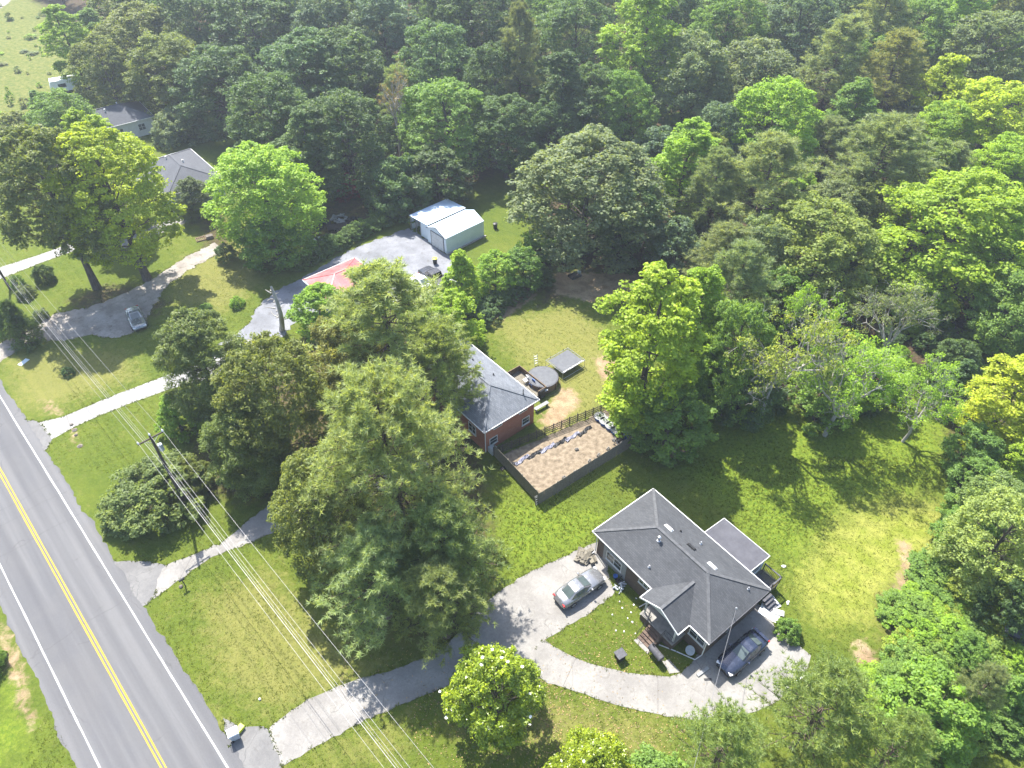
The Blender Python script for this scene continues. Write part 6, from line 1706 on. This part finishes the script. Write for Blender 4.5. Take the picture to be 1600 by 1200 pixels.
me = needle_mesh('grass', p, d, hh*(.7+.6*rng.random(n*q)), .045+.03*rng.random(n*q), np.clip(np.repeat(.35*rng.random(n)+.4*patch, q)+.25*rng.random(n*q),0,1), M['needle'], rng)
o = link(bpy.data.objects.new('grass', me)); o.color = (.12,.152,.024,1)
tag(o, 'short green lawn grass around the houses and drives', 'grass', kind='stuff')

# grass creeping over the edges of the drives and the road
ex, ey = [], []
for pl in HARD:
    pl = np.array(pl); nx_ = np.roll(pl, -1, 0)
    for a_, b_ in zip(pl, nx_):
        L_ = np.hypot(*(b_-a_)); mid_ = (a_+b_)/2
        if mid_[1] < 12 or mid_[1] > 110 or abs(mid_[0]) > 70: continue
        k = min(400, int(L_*7)); tt = rng.random(k)[:,None]
        pp = a_+(b_-a_)*tt + rng.normal(size=(k,2))*.07
        ex.append(pp[:,0]); ey.append(pp[:,1])
ex = np.concatenate(ex); ey = np.concatenate(ey)
keep = ~in_poly(ex, ey, FOREST); inn = np.zeros(len(ex), int)
for pl in HARD: inn += in_poly(ex, ey, pl) & (poly_dist(ex, ey, pl) > .16)
keep &= (inn == 0) & (rng.random(len(ex)) < .35+.65*(np.sin(ex*1.7+np.sin(ey*1.3)*2) > -.2))
ex, ey = ex[keep], ey[keep]; n = len(ex); q = 5
p = np.repeat(np.stack([ex, ey, np.full(n,.01)], 1), q, 0); p[:,:2] += rng.normal(size=(n*q,2))*.05
d = unit(np.stack([rng.normal(size=n*q)*.8, rng.normal(size=n*q)*.8, np.ones(n*q)], 1))
me = needle_mesh('edge_grass', p, d, .08+.12*rng.random(n*q), .05+.03*rng.random(n*q), rng.random(n*q), M['needle'], rng)
o = link(bpy.data.objects.new('edge_grass', me)); o.color = (.11,.145,.024,1)
tag(o, 'ragged grass growing along the edges of road and drives', 'grass', kind='stuff')

# fallen leaves round the magnolias and under the big pines
M['fallen'] = foliage('fallen_leaves', .1, .8, .2, .9, (1.2,1.0,.8))
fx_, fy_ = [], []
for (cx_, cy_, rad, k) in ((*(-1.37,21.94,0.00)[:2], 6.5, 900), (*(5.81,21.00,0.00)[:2], 7.5, 1300), (*(-8.33,26.50,0.00)[:2], 6, 500), (*(7.44,28.14,0.00)[:2], 5, 260), (*(7.90,22.42,0.00)[:2], 8, 700), (*(16.21,50.18,0.00)[:2], 4, 250)):
    a_ = rng.random(k)*6.28; r_ = rad*np.sqrt(rng.random(k)); fx_.append(cx_+r_*np.cos(a_)); fy_.append(cy_+r_*np.sin(a_)*.8)
fx_ = np.concatenate(fx_); fy_ = np.concatenate(fy_); n = len(fx_)
zz_ = np.full(n, .035)
nn_ = unit(np.stack([rng.normal(size=n)*.3, rng.normal(size=n)*.3, np.ones(n)], 1))
L_ = .09+.08*rng.random(n)
hs = in_poly(fx_, fy_, HARD[-1]) 
ok = np.ones(n, bool)
for pl in HARD: ok &= ~(in_poly(fx_, fy_, pl) & (rng.random(n) < .8))
me = leaf_mesh('fallen_leaves', np.stack([fx_,fy_,zz_],1)[ok], nn_[ok], L_[ok], (L_*.5)[ok], rng.random(n)[ok], M['fallen'], rng)
o = link(bpy.data.objects.new('fallen_leaves', me)); o.color = (.26,.20,.11,1)
tag(o, 'tan fallen leaves scattered on the grass round the magnolias', 'leaves', kind='stuff')

# ------------------------------------------------------------------ air
hz = NT('haze_air')
pv = hz.n('VolumePrincipled', {'Color': (.80,.88,1.0,1), 'Density': .00042, 'Anisotropy': .3})
hz.t.links.new(pv.outputs[0], hz.out.inputs['Volume'])
b = MB(); b.box(-2600,2600,-2600,2600,-1.2,60)
tag(b.build('haze', hz.m), 'thin pale summer haze in the air', 'haze', kind='stuff')
